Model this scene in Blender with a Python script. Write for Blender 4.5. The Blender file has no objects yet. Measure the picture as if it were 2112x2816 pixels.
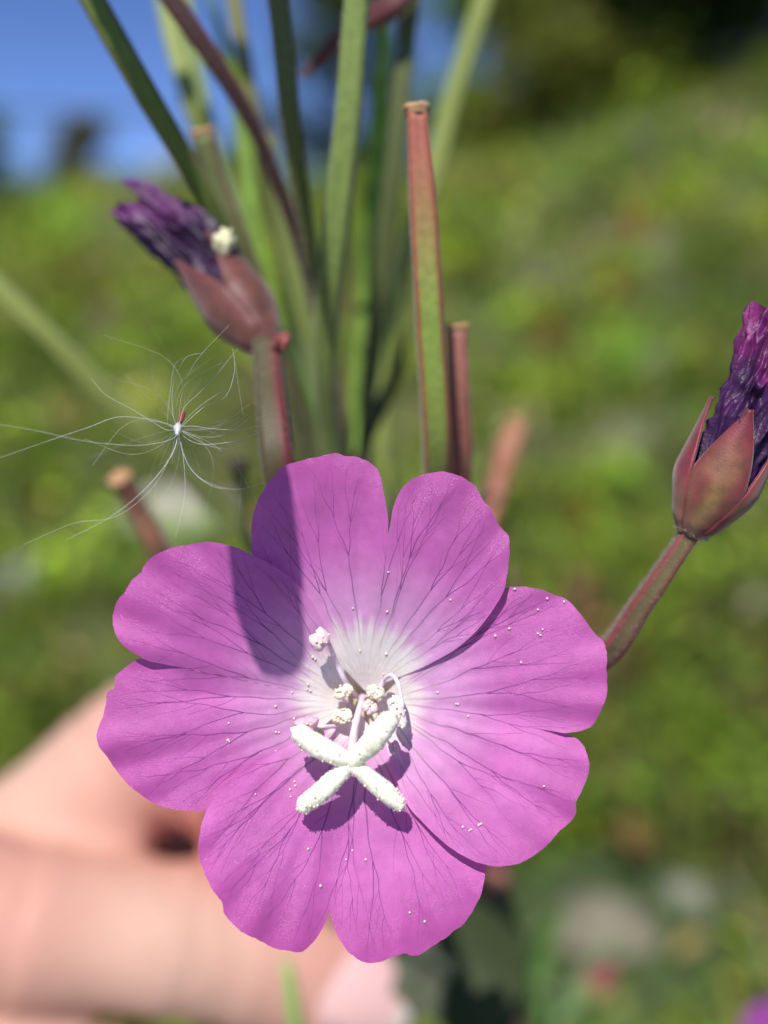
import bpy, math, random
import numpy as np
from mathutils import Vector, Matrix, noise as mnoise

rnd = random.Random(7)
nrng = np.random.default_rng(11)
scene = bpy.context.scene
COL = scene.collection

# ------------------------------------------------------------------ camera
# A compact camera in macro mode, 5 cm from the flower. Units are metres.
FPX = 2816.0                       # focal length in photograph pixels (36 mm on a 36 mm high sensor)
PITCH = math.radians(12)
FWD = Vector((0, math.cos(PITCH), -math.sin(PITCH)))
UPV = Vector((0, math.sin(PITCH), math.cos(PITCH)))
RGT = Vector((1, 0, 0))
D0 = 50.0                          # mm to the flower plane
CX, CY = 997.0, 1915.0             # the flower's throat in the photograph
CAM = -(FWD + RGT*((CX-1056)/FPX) + UPV*((1408-CY)/FPX))*(D0*0.001)

cd = bpy.data.cameras.new('camera')
cam = bpy.data.objects.new('camera', cd); COL.objects.link(cam)
cam.location = CAM
cam.rotation_euler = Matrix((RGT, UPV, -FWD)).transposed().to_euler()
cd.sensor_fit = 'VERTICAL'; cd.sensor_height = 36; cd.lens = 36
cd.clip_start = 0.002; cd.clip_end = 2000
cd.dof.use_dof = True; cd.dof.focus_distance = 0.0502; cd.dof.aperture_fstop = 16.5
scene.camera = cam

# ------------------------------------------------------------------ sky and sun
SUN_EL, SUN_AZ = math.radians(53), math.radians(16)      # high, behind the camera and to its left
SUN = Vector((-math.sin(SUN_AZ)*math.cos(SUN_EL), -math.cos(SUN_AZ)*math.cos(SUN_EL), math.sin(SUN_EL)))
w = bpy.data.worlds.new('World'); scene.world = w; w.use_nodes = True
nt = w.node_tree; bg = nt.nodes['Background']
sky = nt.nodes.new('ShaderNodeTexSky'); sky.sky_type = 'NISHITA'; sky.sun_disc = False
sky.sun_elevation = SUN_EL; sky.sun_rotation = math.pi + SUN_AZ
sky.altitude = 4000; sky.air_density = 0.75; sky.dust_density = 0.0; sky.ozone_density = 2.0
hs = nt.nodes.new('ShaderNodeHueSaturation'); hs.inputs['Saturation'].default_value = 1.15; hs.inputs['Hue'].default_value = 0.512
nt.links.new(sky.outputs[0], hs.inputs['Color']); nt.links.new(hs.outputs[0], bg.inputs[0]); bg.inputs[1].default_value = 0.115
ld = bpy.data.lights.new('sun', 'SUN'); ld.energy = 3.8; ld.angle = math.radians(0.53); ld.color = (1, 0.965, 0.91)
sun = bpy.data.objects.new('sun', ld); COL.objects.link(sun)
sun.rotation_euler = SUN.to_track_quat('Z', 'Y').to_euler()
vs = scene.view_settings
vs.view_transform = 'Standard'; vs.look = 'None'; vs.gamma = 1; vs.use_curve_mapping = False; vs.exposure = 0.48
scene.render.engine = 'CYCLES'
scene.cycles.use_denoising = True
scene.cycles.max_bounces = 8; scene.cycles.transparent_max_bounces = 8
scene.cycles.sample_clamp_indirect = 6

# ------------------------------------------------------------------ helpers
def P(px, py, D):
    """photograph pixel + depth in mm along the view axis -> world point"""
    return CAM + (FWD + RGT*((px-1056)/FPX) + UPV*((1408-py)/FPX))*(D*0.001)
def CS(x, y, d):                      # camera space in mm
    return CAM + (RGT*x + UPV*y + FWD*d)*0.001
def PX(npx, D): return npx/FPX*D*0.001       # pixels at a depth -> metres
def srgb(r, g, b):
    f = lambda c: (c/255/12.92) if c <= 10 else ((c/255+0.055)/1.055)**2.4
    return (f(r), f(g), f(b))
def mix(a, b, t): return tuple(a[i]*(1-t)+b[i]*t for i in range(3))
def sst(a, b, x):
    t = min(1, max(0, (x-a)/(b-a))); return t*t*(3-2*t)
def catmull(pts, n):
    """pts: list of tuples (any length) -> n samples, evenly in arc length"""
    p = np.array([tuple(q) for q in pts], float)
    if len(p) == 2: p = np.array([p[0], (p[0]+p[1])/2, p[1]])
    e = np.vstack([2*p[0]-p[1], p, 2*p[-1]-p[-2]])
    out = []
    for i in range(len(p)-1):
        a, b, c, d = e[i], e[i+1], e[i+2], e[i+3]
        for t in np.linspace(0, 1, 24, endpoint=False):
            out.append(0.5*((2*b)+(-a+c)*t+(2*a-5*b+4*c-d)*t*t+(-a+3*b-3*c+d)*t**3))
    out.append(p[-1]); out = np.array(out)
    L = np.concatenate([[0], np.cumsum(np.linalg.norm(np.diff(out[:, :3], axis=0), axis=1))])
    q = np.linspace(0, L[-1], n)
    return np.stack([np.interp(q, L, out[:, k]) for k in range(out.shape[1])], 1)

class MB:
    def __init__(s): s.v = []; s.f = []; s.c = []; s.m = []
    def add(s, verts, faces, col=(1, 1, 1), mi=0):
        o = len(s.v); s.v += [tuple(v) for v in verts]
        s.f += [tuple(i+o for i in f) for f in faces]; s.m += [mi]*len(faces)
        if isinstance(col, list): s.c += col
        else: s.c += [col]*len(verts)
    def build(s, name, mat, parent=None, smooth=True):
        me = bpy.data.meshes.new(name); me.from_pydata(s.v, [], s.f)
        a = me.color_attributes.new('Col', 'FLOAT_COLOR', 'POINT')
        arr = np.ones((len(s.v), 4), np.float32); arr[:, :3] = np.array(s.c, np.float32).reshape(-1, 3)
        a.data.foreach_set('color', arr.ravel())
        for m in (mat if isinstance(mat, (list, tuple)) else [mat]): me.materials.append(m)
        if any(s.m): me.polygons.foreach_set('material_index', s.m)
        if smooth: me.polygons.foreach_set('use_smooth', [True]*len(me.polygons))
        me.update()
        o = bpy.data.objects.new(name, me); COL.objects.link(o); o.parent = parent
        return o

def np_object(name, V, F, C, mat, parent=None, smooth=False):
    me = bpy.data.meshes.new(name)
    F = np.asarray(F, np.int32); k = F.shape[1]
    me.vertices.add(len(V)); me.vertices.foreach_set('co', np.asarray(V, np.float32).ravel())
    me.loops.add(F.size); me.loops.foreach_set('vertex_index', F.ravel())
    me.polygons.add(len(F)); me.polygons.foreach_set('loop_start', np.arange(0, F.size, k, dtype=np.int32))
    if smooth: me.polygons.foreach_set('use_smooth', np.ones(len(F), bool))
    me.update(calc_edges=True)
    a = me.color_attributes.new('Col', 'FLOAT_COLOR', 'POINT')
    arr = np.ones((len(V), 4), np.float32); arr[:, :3] = C
    a.data.foreach_set('color', arr.ravel())
    me.materials.append(mat)
    o = bpy.data.objects.new(name, me); COL.objects.link(o); o.parent = parent
    return o

def empty(name, parent=None, loc=None):
    o = bpy.data.objects.new(name, None); COL.objects.link(o); o.empty_display_size = 0.005
    o.parent = parent
    return o
def tag(o, label=None, cat=None, group=None, kind=None):
    if label: o['label'] = label
    if cat: o['category'] = cat
    if group: o['group'] = group
    if kind: o['kind'] = kind
    return o

def frames(path, ref):
    """tangent / normal / binormal along an (n,3) array; the first normal points along ref"""
    T = np.gradient(path, axis=0); T /= np.linalg.norm(T, axis=1)[:, None]+1e-12
    N = []
    nprev = np.array(ref, float)
    for t in T:
        nn = nprev - t*np.dot(nprev, t); l = np.linalg.norm(nn)
        if l < 1e-9: nn = np.cross(t, (0.3, 0.5, 0.8)); l = np.linalg.norm(nn)
        nn = nn/l; N.append(nn); nprev = nn
    N = np.array(N); B = np.cross(T, N)
    return T, N, B

TOCAM = -FWD
def tube(mb, pts, rad, n=60, seg=20, prof=None, colf=None, col=(1, 1, 1), ref=None, cap=True, mi=0, wob=0.0, seed=0):
    """pts world points; rad list of radii (same length) or float. prof(a,t)->factor, colf(a,t)->rgb"""
    rad = [rad]*len(pts) if not hasattr(rad, '__len__') else rad
    arr = catmull([tuple(p)+(r,) for p, r in zip(pts, rad)], n)
    path, R = arr[:, :3], arr[:, 3]
    T, N, B = frames(path, ref if ref is not None else TOCAM)
    V, C, F = [], [], []
    for i in range(n):
        t = i/(n-1)
        for j in range(seg):
            a = 2*math.pi*j/seg
            k = prof(a, t) if prof else 1.0
            if wob:
                k *= 1+wob*mnoise.noise(Vector((math.cos(a)*0.8+seed*7.3, math.sin(a)*0.8, t*9)))
            V.append(path[i]+(N[i]*math.cos(a)+B[i]*math.sin(a))*R[i]*k)
            C.append(colf(a, t) if colf else col)
    for i in range(n-1):
        for j in range(seg):
            F.append((i*seg+j, i*seg+(j+1) % seg, (i+1)*seg+(j+1) % seg, (i+1)*seg+j))
    if cap:
        V.append(path[0]-T[0]*R[0]*0.3); C.append(C[0]); V.append(path[-1]+T[-1]*R[-1]*0.3); C.append(C[-2])
        for j in range(seg):
            F.append((n*seg, (j+1) % seg, j)); F.append((n*seg+1, (n-1)*seg+j, (n-1)*seg+(j+1) % seg))
    mb.add(V, F, C, mi)
    return path, R, (T, N, B)

def hair_mesh(mb, path, R, fr, count, length, thick, col, rs, prof=None, lean=0.35):
    T, N, B = fr; n = len(path)
    for _ in range(count):
        i = rs.randrange(n-1); f = rs.random(); a = rs.random()*2*math.pi
        k = prof(a, (i+f)/(n-1)) if prof else 1.0
        c = path[i]*(1-f)+path[i+1]*f
        d = N[i]*math.cos(a)+B[i]*math.sin(a)
        base = c+d*R[i]*k*0.97
        dd = d+T[i]*rs.uniform(-lean, lean)+np.cross(T[i], d)*rs.uniform(-lean, lean)
        L = length*rs.uniform(0.4, 1.2)
        tip = base+dd*L
        s1 = T[i]*thick; s2 = np.cross(T[i], d)*thick
        mb.add([base+s1, base-0.5*s1+0.87*s2, base-0.5*s1-0.87*s2, tip], [(0, 1, 3), (1, 2, 3), (2, 0, 3)], col)

def ico(sub=1):
    t = (1+5**0.5)/2
    v = [Vector(p).normalized() for p in ((-1, t, 0), (1, t, 0), (-1, -t, 0), (1, -t, 0), (0, -1, t), (0, 1, t), (0, -1, -t), (0, 1, -t), (t, 0, -1), (t, 0, 1), (-t, 0, -1), (-t, 0, 1))]
    f = [(0, 11, 5), (0, 5, 1), (0, 1, 7), (0, 7, 10), (0, 10, 11), (1, 5, 9), (5, 11, 4), (11, 10, 2), (10, 7, 6), (7, 1, 8), (3, 9, 4), (3, 4, 2), (3, 2, 6), (3, 6, 8), (3, 8, 9), (4, 9, 5), (2, 4, 11), (6, 2, 10), (8, 6, 7), (9, 8, 1)]
    for _ in range(sub):
        mid = {}; nf = []
        def m(a, b):
            k = (min(a, b), max(a, b))
            if k not in mid: v.append(((v[a]+v[b])/2).normalized()); mid[k] = len(v)-1
            return mid[k]
        for a, b, c in f:
            x, y, z = m(a, b), m(b, c), m(c, a); nf += [(a, x, z), (b, y, x), (c, z, y), (x, y, z)]
        f = nf
    return v, f
ICO0, ICO1, ICO2, ICO3 = ico(0), ico(1), ico(2), ico(3)

# ------------------------------------------------------------------ materials
def mat_base(name):
    m = bpy.data.materials.new(name); m.use_nodes = True
    n = m.node_tree.nodes; b = n['Principled BSDF']
    return m, m.node_tree, b
def set_in(b, **k):
    for key, v in k.items():
        b.inputs[key.replace('_', ' ')].default_value = v
def attr_mat(name, rough=0.6, nscale=3.0, namt=0.25, bump=0.15, bscale=8.0, translucent=0.0, spec=0.4, mm=True, sheen=0.0, sss=0.0, tcol=(1, 1, 1), bdist=0.03):
    """vertex colour x noise, fine bump, optional thin translucency. Scales are per mm (mm=True) or per m."""
    m, t, b = mat_base(name); N = t.nodes; L = t.links
    at = N.new('ShaderNodeAttribute'); at.attribute_name = 'Col'
    tc = N.new('ShaderNodeTexCoord'); mp = N.new('ShaderNodeMapping')
    k = 1000 if mm else 1; mp.inputs['Scale'].default_value = (k, k, k)
    L.new(tc.outputs['Object'], mp.inputs[0])
    nz = N.new('ShaderNodeTexNoise'); nz.inputs['Scale'].default_value = nscale; nz.inputs['Detail'].default_value = 4
    L.new(mp.outputs[0], nz.inputs[0])
    mr = N.new('ShaderNodeMapRange'); mr.inputs[1].default_value = 0.25; mr.inputs[2].default_value = 0.75
    mr.inputs[3].default_value = 1-namt; mr.inputs[4].default_value = 1+namt
    L.new(nz.outputs[0], mr.inputs[0])
    vm = N.new('ShaderNodeVectorMath'); vm.operation = 'SCALE'
    L.new(at.outputs['Color'], vm.inputs[0]); L.new(mr.outputs[0], vm.inputs['Scale'])
    L.new(vm.outputs[0], b.inputs['Base Color'])
    set_in(b, Roughness=rough); b.inputs['Specular IOR Level'].default_value = spec
    if sheen: b.inputs['Sheen Weight'].default_value = sheen
    if sss:
        b.inputs['Subsurface Weight'].default_value = sss; b.inputs['Subsurface Radius'].default_value = (1, 0.97, 0.86) if mm else (1, 0.6, 0.5)
        b.inputs['Subsurface Scale'].default_value = 0.00018 if mm else 0.003
    if bump:
        n2 = N.new('ShaderNodeTexNoise'); n2.inputs['Scale'].default_value = bscale; n2.inputs['Detail'].default_value = 3
        L.new(mp.outputs[0], n2.inputs[0])
        bp = N.new('ShaderNodeBump'); bp.inputs['Strength'].default_value = bump
        bp.inputs['Distance'].default_value = bdist*0.001 if mm else bdist
        L.new(n2.outputs[0], bp.inputs['Height']); L.new(bp.outputs[0], b.inputs['Normal'])
    if translucent:
        tr = N.new('ShaderNodeBsdfTranslucent'); mx = N.new('ShaderNodeMixShader'); mx.inputs[0].default_value = translucent
        vt = N.new('ShaderNodeVectorMath'); vt.operation = 'MULTIPLY'; vt.inputs[1].default_value = tcol
        L.new(vm.outputs[0], vt.inputs[0]); L.new(vt.outputs[0], tr.inputs[0])
        L.new(b.outputs[0], mx.inputs[1]); L.new(tr.outputs[0], mx.inputs[2])
        L.new(mx.outputs[0], N['Material Output'].inputs[0])
    return m

M = {}
M['stem'] = attr_mat('stem_tissue', 0.6, 2.0, 0.18, 0.4, 9, 0.0, 0.45, sheen=0.15)
M['leaf'] = attr_mat('leaf_tissue', 0.5, 0.6, 0.3, 0.3, 3, 0.35, 0.4, tcol=(1.1, 1.3, 0.5))
M['hair'] = attr_mat('plant_hair', 0.5, 1.0, 0.1, 0, 1, 0.4, 0.4)
M['silk'] = attr_mat('seed_silk', 0.25, 1.0, 0.1, 0, 1, 0.3, 0.8)
M['petal'] = attr_mat('petal_tissue', 0.54, 1.6, 0.09, 0.60, 15, 0.34, 0.55, sheen=0.0, tcol=(1.05, 0.8, 1.1), bdist=0.035)
t = M['petal'].node_tree; N = t.nodes; L = t.links; b = N['Principled BSDF']      # glinting surface cells
vo_ = N.new('ShaderNodeTexVoronoi'); vo_.inputs['Scale'].default_value = 15; L.new(N['Mapping'].outputs[0], vo_.inputs['Vector'])
bp = N.new('ShaderNodeBump'); bp.inputs['Strength'].default_value = 0.9; bp.inputs['Distance'].default_value = 0.00004
L.new(vo_.outputs['Distance'], bp.inputs['Height']); L.new(bp.outputs[0], b.inputs['Coat Normal'])
b.inputs['Coat Weight'].default_value = 0.45; b.inputs['Coat Roughness'].default_value = 0.2
M['vein'] = attr_mat('petal_vein', 0.55, 1.0, 0.1, 0, 1, 0.3, 0.3)
M['wilt'] = attr_mat('wilted_petal', 0.5, 2.0, 0.35, 0.6, 5, 0.12, 0.5, bdist=0.08, tcol=(1.2, 0.7, 1.0))
M['sepal'] = attr_mat('sepal_tissue', 0.5, 1.2, 0.35, 0.5, 9, 0.08, 0.45, sheen=0.3)
M['stigma'] = attr_mat('stigma_tissue', 0.6, 2.0, 0.03, 0.0, 14, 0.0, 0.2, sss=0.6)
M['anther'] = attr_mat('anther_tissue', 0.55, 3.0, 0.15, 0.4, 10, 0.15, 0.4)
M['pollen'] = attr_mat('pollen', 0.4, 3.0, 0.05, 0, 10, 0.2, 0.5)
M['throat'] = attr_mat('throat_tissue', 0.55, 2.0, 0.1, 0.3, 9, 0.2, 0.4)
M['skin'] = attr_mat('skin', 0.55, 90, 0.08, 0.35, 900, 0, 0.25, mm=False, sss=0.2, bdist=0.0003)
M['nail'] = attr_mat('nail', 0.25, 60, 0.04, 0, 9, 0, 0.5, mm=False, sss=0.3)
M['meadow'] = attr_mat('meadow_leaves', 0.55, 40, 0.25, 0, 9, 0.35, 0.35, mm=False, tcol=(1.1, 1.3, 0.4))
M['bloom'] = attr_mat('small_blooms', 0.6, 80, 0.2, 0, 9, 0.25, 0.3, mm=False)
M['bark'] = attr_mat('bark', 0.85, 12, 0.4, 0.8, 30, 0, 0.2, mm=False, bdist=0.02)
M['stone'] = attr_mat('stone', 0.85, 25, 0.3, 0.8, 60, 0, 0.25, mm=False, bdist=0.004)
M['cable'] = attr_mat('cable_rubber', 0.6, 5, 0.1, 0, 9, 0, 0.4, mm=False)

# ------------------------------------------------------------------ terrain
CREST = 9.0
def ground_z(x, y):
    """hillside that climbs away from the camera, higher to the right; numpy friendly"""
    x = np.asarray(x, float); y = np.asarray(y, float)
    yy = np.clip(y, -6, CREST)
    z = -0.62 + 0.172*yy + (0.034*np.clip(x, 0, 8)+0.004*np.clip(x, -8, 0))*np.clip(yy, 0, CREST)
    z = z - np.clip(y-CREST, 0, 400)*0.06
    z = z + 0.05*np.sin(x*1.7+0.6)*np.sin(y*1.3+1.1)+0.018*np.sin(x*5.1+y*2.2)*np.sin(y*4.3-x)
    return z
def gz(x, y): return float(ground_z(x, y))
def ground_hit(px, py):
    d = FWD + RGT*((px-1056)/FPX) + UPV*((1408-py)/FPX)
    t = 0.2
    while t < 14:
        p = CAM+d*t
        if p.z < gz(p.x, p.y): return p
        t += 0.01
    return CAM+d*10

def axis_pts(lo, hi, fine_lo, fine_hi, fine, coarse):
    a = list(np.arange(fine_lo, fine_hi+1e-6, fine)); x = fine_hi; s = fine
    while x < hi: s *= coarse; x += s; a.append(x)
    x = fine_lo; s = fine
    while x > lo: s *= coarse; x -= s; a.insert(0, x)
    return np.array(a)
gx = axis_pts(-400, 400, -5, 5, 0.08, 1.25); gy = axis_pts(-300, 900, -1, 10, 0.08, 1.25)
X, Y = np.meshgrid(gx, gy); Z = ground_z(X, Y)
Z += 0.012*np.sin(X*23+np.sin(Y*17)*2)*np.sin(Y*29)*(np.abs(X) < 6)
nx, ny = len(gx), len(gy)
idx = np.arange(nx*ny).reshape(ny, nx)
F = np.stack([idx[:-1, :-1], idx[:-1, 1:], idx[1:, 1:], idx[1:, :-1]], -1).reshape(-1, 4)
mg, t, b = mat_base('hillside_soil'); N = t.nodes; L = t.links
tc = N.new('ShaderNodeTexCoord')
n1 = N.new('ShaderNodeTexNoise'); n1.inputs['Scale'].default_value = 3.2; n1.inputs['Detail'].default_value = 8
n2 = N.new('ShaderNodeTexNoise'); n2.inputs['Scale'].default_value = 30; n2.inputs['Detail'].default_value = 6
L.new(tc.outputs['Object'], n1.inputs[0]); L.new(tc.outputs['Object'], n2.inputs[0])
cr = N.new('ShaderNodeValToRGB'); e = cr.color_ramp.elements
e[0].position = 0.36; e[0].color = (0.045, 0.075, 0.018, 1); e[1].position = 0.66; e[1].color = (0.26, 0.235, 0.175, 1)
k = e.new(0.5); k.color = (0.11, 0.105, 0.06, 1)
L.new(n1.outputs[0], cr.inputs[0])
mm_ = N.new('ShaderNodeMix'); mm_.data_type = 'RGBA'; mm_.blend_type = 'OVERLAY'; mm_.inputs[0].default_value = 0.6
L.new(cr.outputs[0], mm_.inputs[6]); L.new(n2.outputs[0], mm_.inputs[7]); L.new(mm_.outputs[2], b.inputs['Base Color'])
bp = N.new('ShaderNodeBump'); bp.inputs['Distance'].default_value = 0.02; L.new(n2.outputs[0], bp.inputs['Height']); L.new(bp.outputs[0], b.inputs['Normal'])
set_in(b, Roughness=0.9)
tag(np_object('hillside', np.stack([X, Y, Z], -1).reshape(-1, 3), F, (1, 1, 1), mg, smooth=True), kind='structure')

# ------------------------------------------------------------------ the open flower
MMPX = D0/FPX                                     # mm per pixel at the flower plane
def PF(px, py, z): return P(px, py, D0-z)          # pixel + height in mm toward the camera from the flower plane
def c6(pts): return [(250+0.874*x, 1200+0.874*y) for x, y in pts]

shoot = empty('willowherb_shoot')
tag(shoot, 'hairy willowherb shoot in the hand, with one open magenta flower, wilted flowers and long pods', 'plant', 'willowherb shoots')
flower = empty('open_flower', shoot)
flower['label'] = 'open magenta flower with four notched petals and a white cross-shaped stigma'

PETALS = {   # outline, counter-clockwise edge to clockwise edge is stored clockwise in the picture; base; axis angle; notch
 'T': dict(base=(862, 800), pts=[(800, 735), (700, 630), (590, 500), (535, 420), (510, 375), (505, 330), (507, 270), (520, 215), (550, 160), (590, 110), (630, 85), (690, 68), (740, 57), (775, 55), (800, 62), (830, 63), (865, 75), (895, 98), (910, 125), (918, 160), (928, 210), (936, 260), (934, 305), (940, 285), (946, 248), (954, 213), (975, 170), (1010, 135), (1045, 120), (1065, 117), (1110, 111), (1150, 120), (1190, 140), (1215, 165), (1235, 200), (1260, 235), (1285, 280), (1312, 305), (1317, 325), (1315, 370), (1310, 430), (1297, 490), (1275, 530), (1240, 580), (1200, 625), (1150, 668), (1090, 703), (1030, 733), (975, 752), (910, 782)], split=None),
 'R': dict(base=(900, 835), pts=[(960, 775), (1050, 690), (1150, 600), (1230, 530), (1290, 482), (1340, 473), (1380, 474), (1430, 487), (1470, 503), (1500, 515), (1530, 545), (1555, 580), (1590, 625), (1615, 650), (1623, 690), (1621, 740), (1625, 790), (1620, 830), (1603, 870), (1580, 905), (1555, 922), (1520, 931), (1490, 934), 'S', (1500, 937), (1535, 955), (1558, 990), (1568, 1030), (1563, 1070), (1545, 1110), (1530, 1150), (1525, 1190), (1500, 1220), (1470, 1245), (1440, 1280), (1400, 1315), (1360, 1340), (1310, 1352), (1260, 1352), (1210, 1338), (1150, 1308), (1090, 1260), (1040, 1210), (1000, 1165), (965, 1090), (930, 980), (910, 890)], split=560),
 'B': dict(base=(850, 880), pts=[(900, 960), (970, 1040), (1060, 1140), (1150, 1240), (1220, 1320), (1240, 1352), (1240, 1380), (1232, 1420), (1220, 1460), (1200, 1495), (1170, 1535), (1150, 1550), (1120, 1575), (1095, 1590), (1060, 1615), (1030, 1632), (1005, 1632), (985, 1625), (950, 1640), (910, 1652), (875, 1657), (840, 1645), (820, 1630), (800, 1610), (780, 1580), (765, 1545), (755, 1510), (750, 1492), (741, 1522), (725, 1555), (700, 1590), (675, 1615), (655, 1625), (620, 1618), (575, 1612), (540, 1590), (500, 1570), (470, 1555), (440, 1530), (420, 1500), (415, 1470), (385, 1430), (365, 1390), (345, 1340), (340, 1300), (343, 1250), (352, 1210), (370, 1165), (400, 1120), (440, 1075), (490, 1037), (540, 1008), (590, 986), (640, 965), (720, 932), (800, 900)], split=None),
 'L': dict(base=(815, 838), pts=[(740, 890), (640, 985), (540, 1080), (450, 1140), (400, 1168), (365, 1178), (310, 1178), (260, 1173), (210, 1160), (160, 1130), (120, 1100), (90, 1060), (65, 1030), (45, 1000), (22, 970), (18, 930), (35, 885), (45, 850), (52, 805), (72, 790), (80, 755), (110, 726), (150, 698), 'S', (182, 707), (158, 694), (110, 665), (85, 635), (72, 600), (68, 560), (80, 525), (105, 490), (130, 450), (158, 430), (165, 410), (195, 378), (240, 355), (300, 342), (360, 332), (410, 338), (460, 350), (510, 375), (580, 410), (640, 455), (690, 515), (720, 562), (755, 630), (790, 715), (808, 790)], split=585),
}
AX = {'T': 90.0, 'R': -8.0, 'B': -97.0, 'L': 178.0}     # axis of each petal, degrees, picture up = 90

def petal_z(px, py, key, s=1.0, side=None):
    dx, dy = px-CX, CY-py
    r = math.hypot(dx, dy)*MMPX
    th = math.degrees(math.atan2(dy, dx))
    d = ((AX[key]-th+180) % 360)-180                       # clockwise positive
    tau = max(-1.3, min(1.3, d/48.0))
    z = 0.255*r-2.5-0.7*math.exp(-(r/1.6)**2)
    if r > 9: z -= 0.030*(r-9)**2
    z += 0.045*r*tau*sst(0, 5, r)                          # each petal overlaps its clockwise neighbour
    z -= 0.40*math.exp(-(d/7.0)**2)*sst(2, 10, r)           # crease on the midline toward the notch
    q = Vector((px*0.0032+AX[key], py*0.0032, 3.7))
    z += 0.22*mnoise.noise(q)*sst(3, 9, r)
    q = Vector((px*0.011+AX[key], py*0.011, 9.7))
    z += 0.060*mnoise.noise(q)*sst(3, 8, r)
    z += 0.008*mnoise.noise(Vector((px*0.035, py*0.035, AX[key])))*sst(2.5, 6, r)
    z += 0.10*math.sin(d*0.55+AX[key])*sst(7.5, 12.5, r)    # wavy margin
    z += 0.014*math.sin(d*0.75+2.2*mnoise.noise(Vector((d*0.05, r*0.15, AX[key]))))*sst(2.5, 6, r)
    if side is not None: z += side
    return z

def resample(pts, n):
    a = catmull([p+(0.0,) for p in pts], n)
    return [tuple(p[:2]) for p in a]

def petal_col(px, py, key):
    dx, dy = px-CX, CY-py
    r = math.hypot(dx, dy)*MMPX; th = math.atan2(dy, dx)
    streak = mnoise.noise(Vector((math.cos(th)*9, math.sin(th)*9, 2.2)))+0.6*mnoise.noise(Vector((math.cos(th)*24, math.sin(th)*24, 5.1)))
    lim = {'T': 3.5, 'L': 3.2, 'R': 3.0, 'B': 2.4}[key]
    k = sst(lim-1.3+streak*0.45, lim+1.6+streak*0.7, r)
    white = (0.95, 0.90, 0.83)
    pale = (0.74, 0.35, 0.66)
    deep = (0.62, 0.125, 0.475)
    edge = (0.56, 0.085, 0.39)
    c = mix(white, pale, sst(0, 0.75, k)); c = mix(c, deep, sst(lim+0.4, lim+4.5, r)*0.9)
    m = mnoise.noise(Vector((px*0.006+AX[key]*3, py*0.006, 1.0)))
    c = mix(c, edge, sst(8, 13, r)*0.7)
    f = 1+0.10*m
    return tuple(x*f for x in c)

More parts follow.
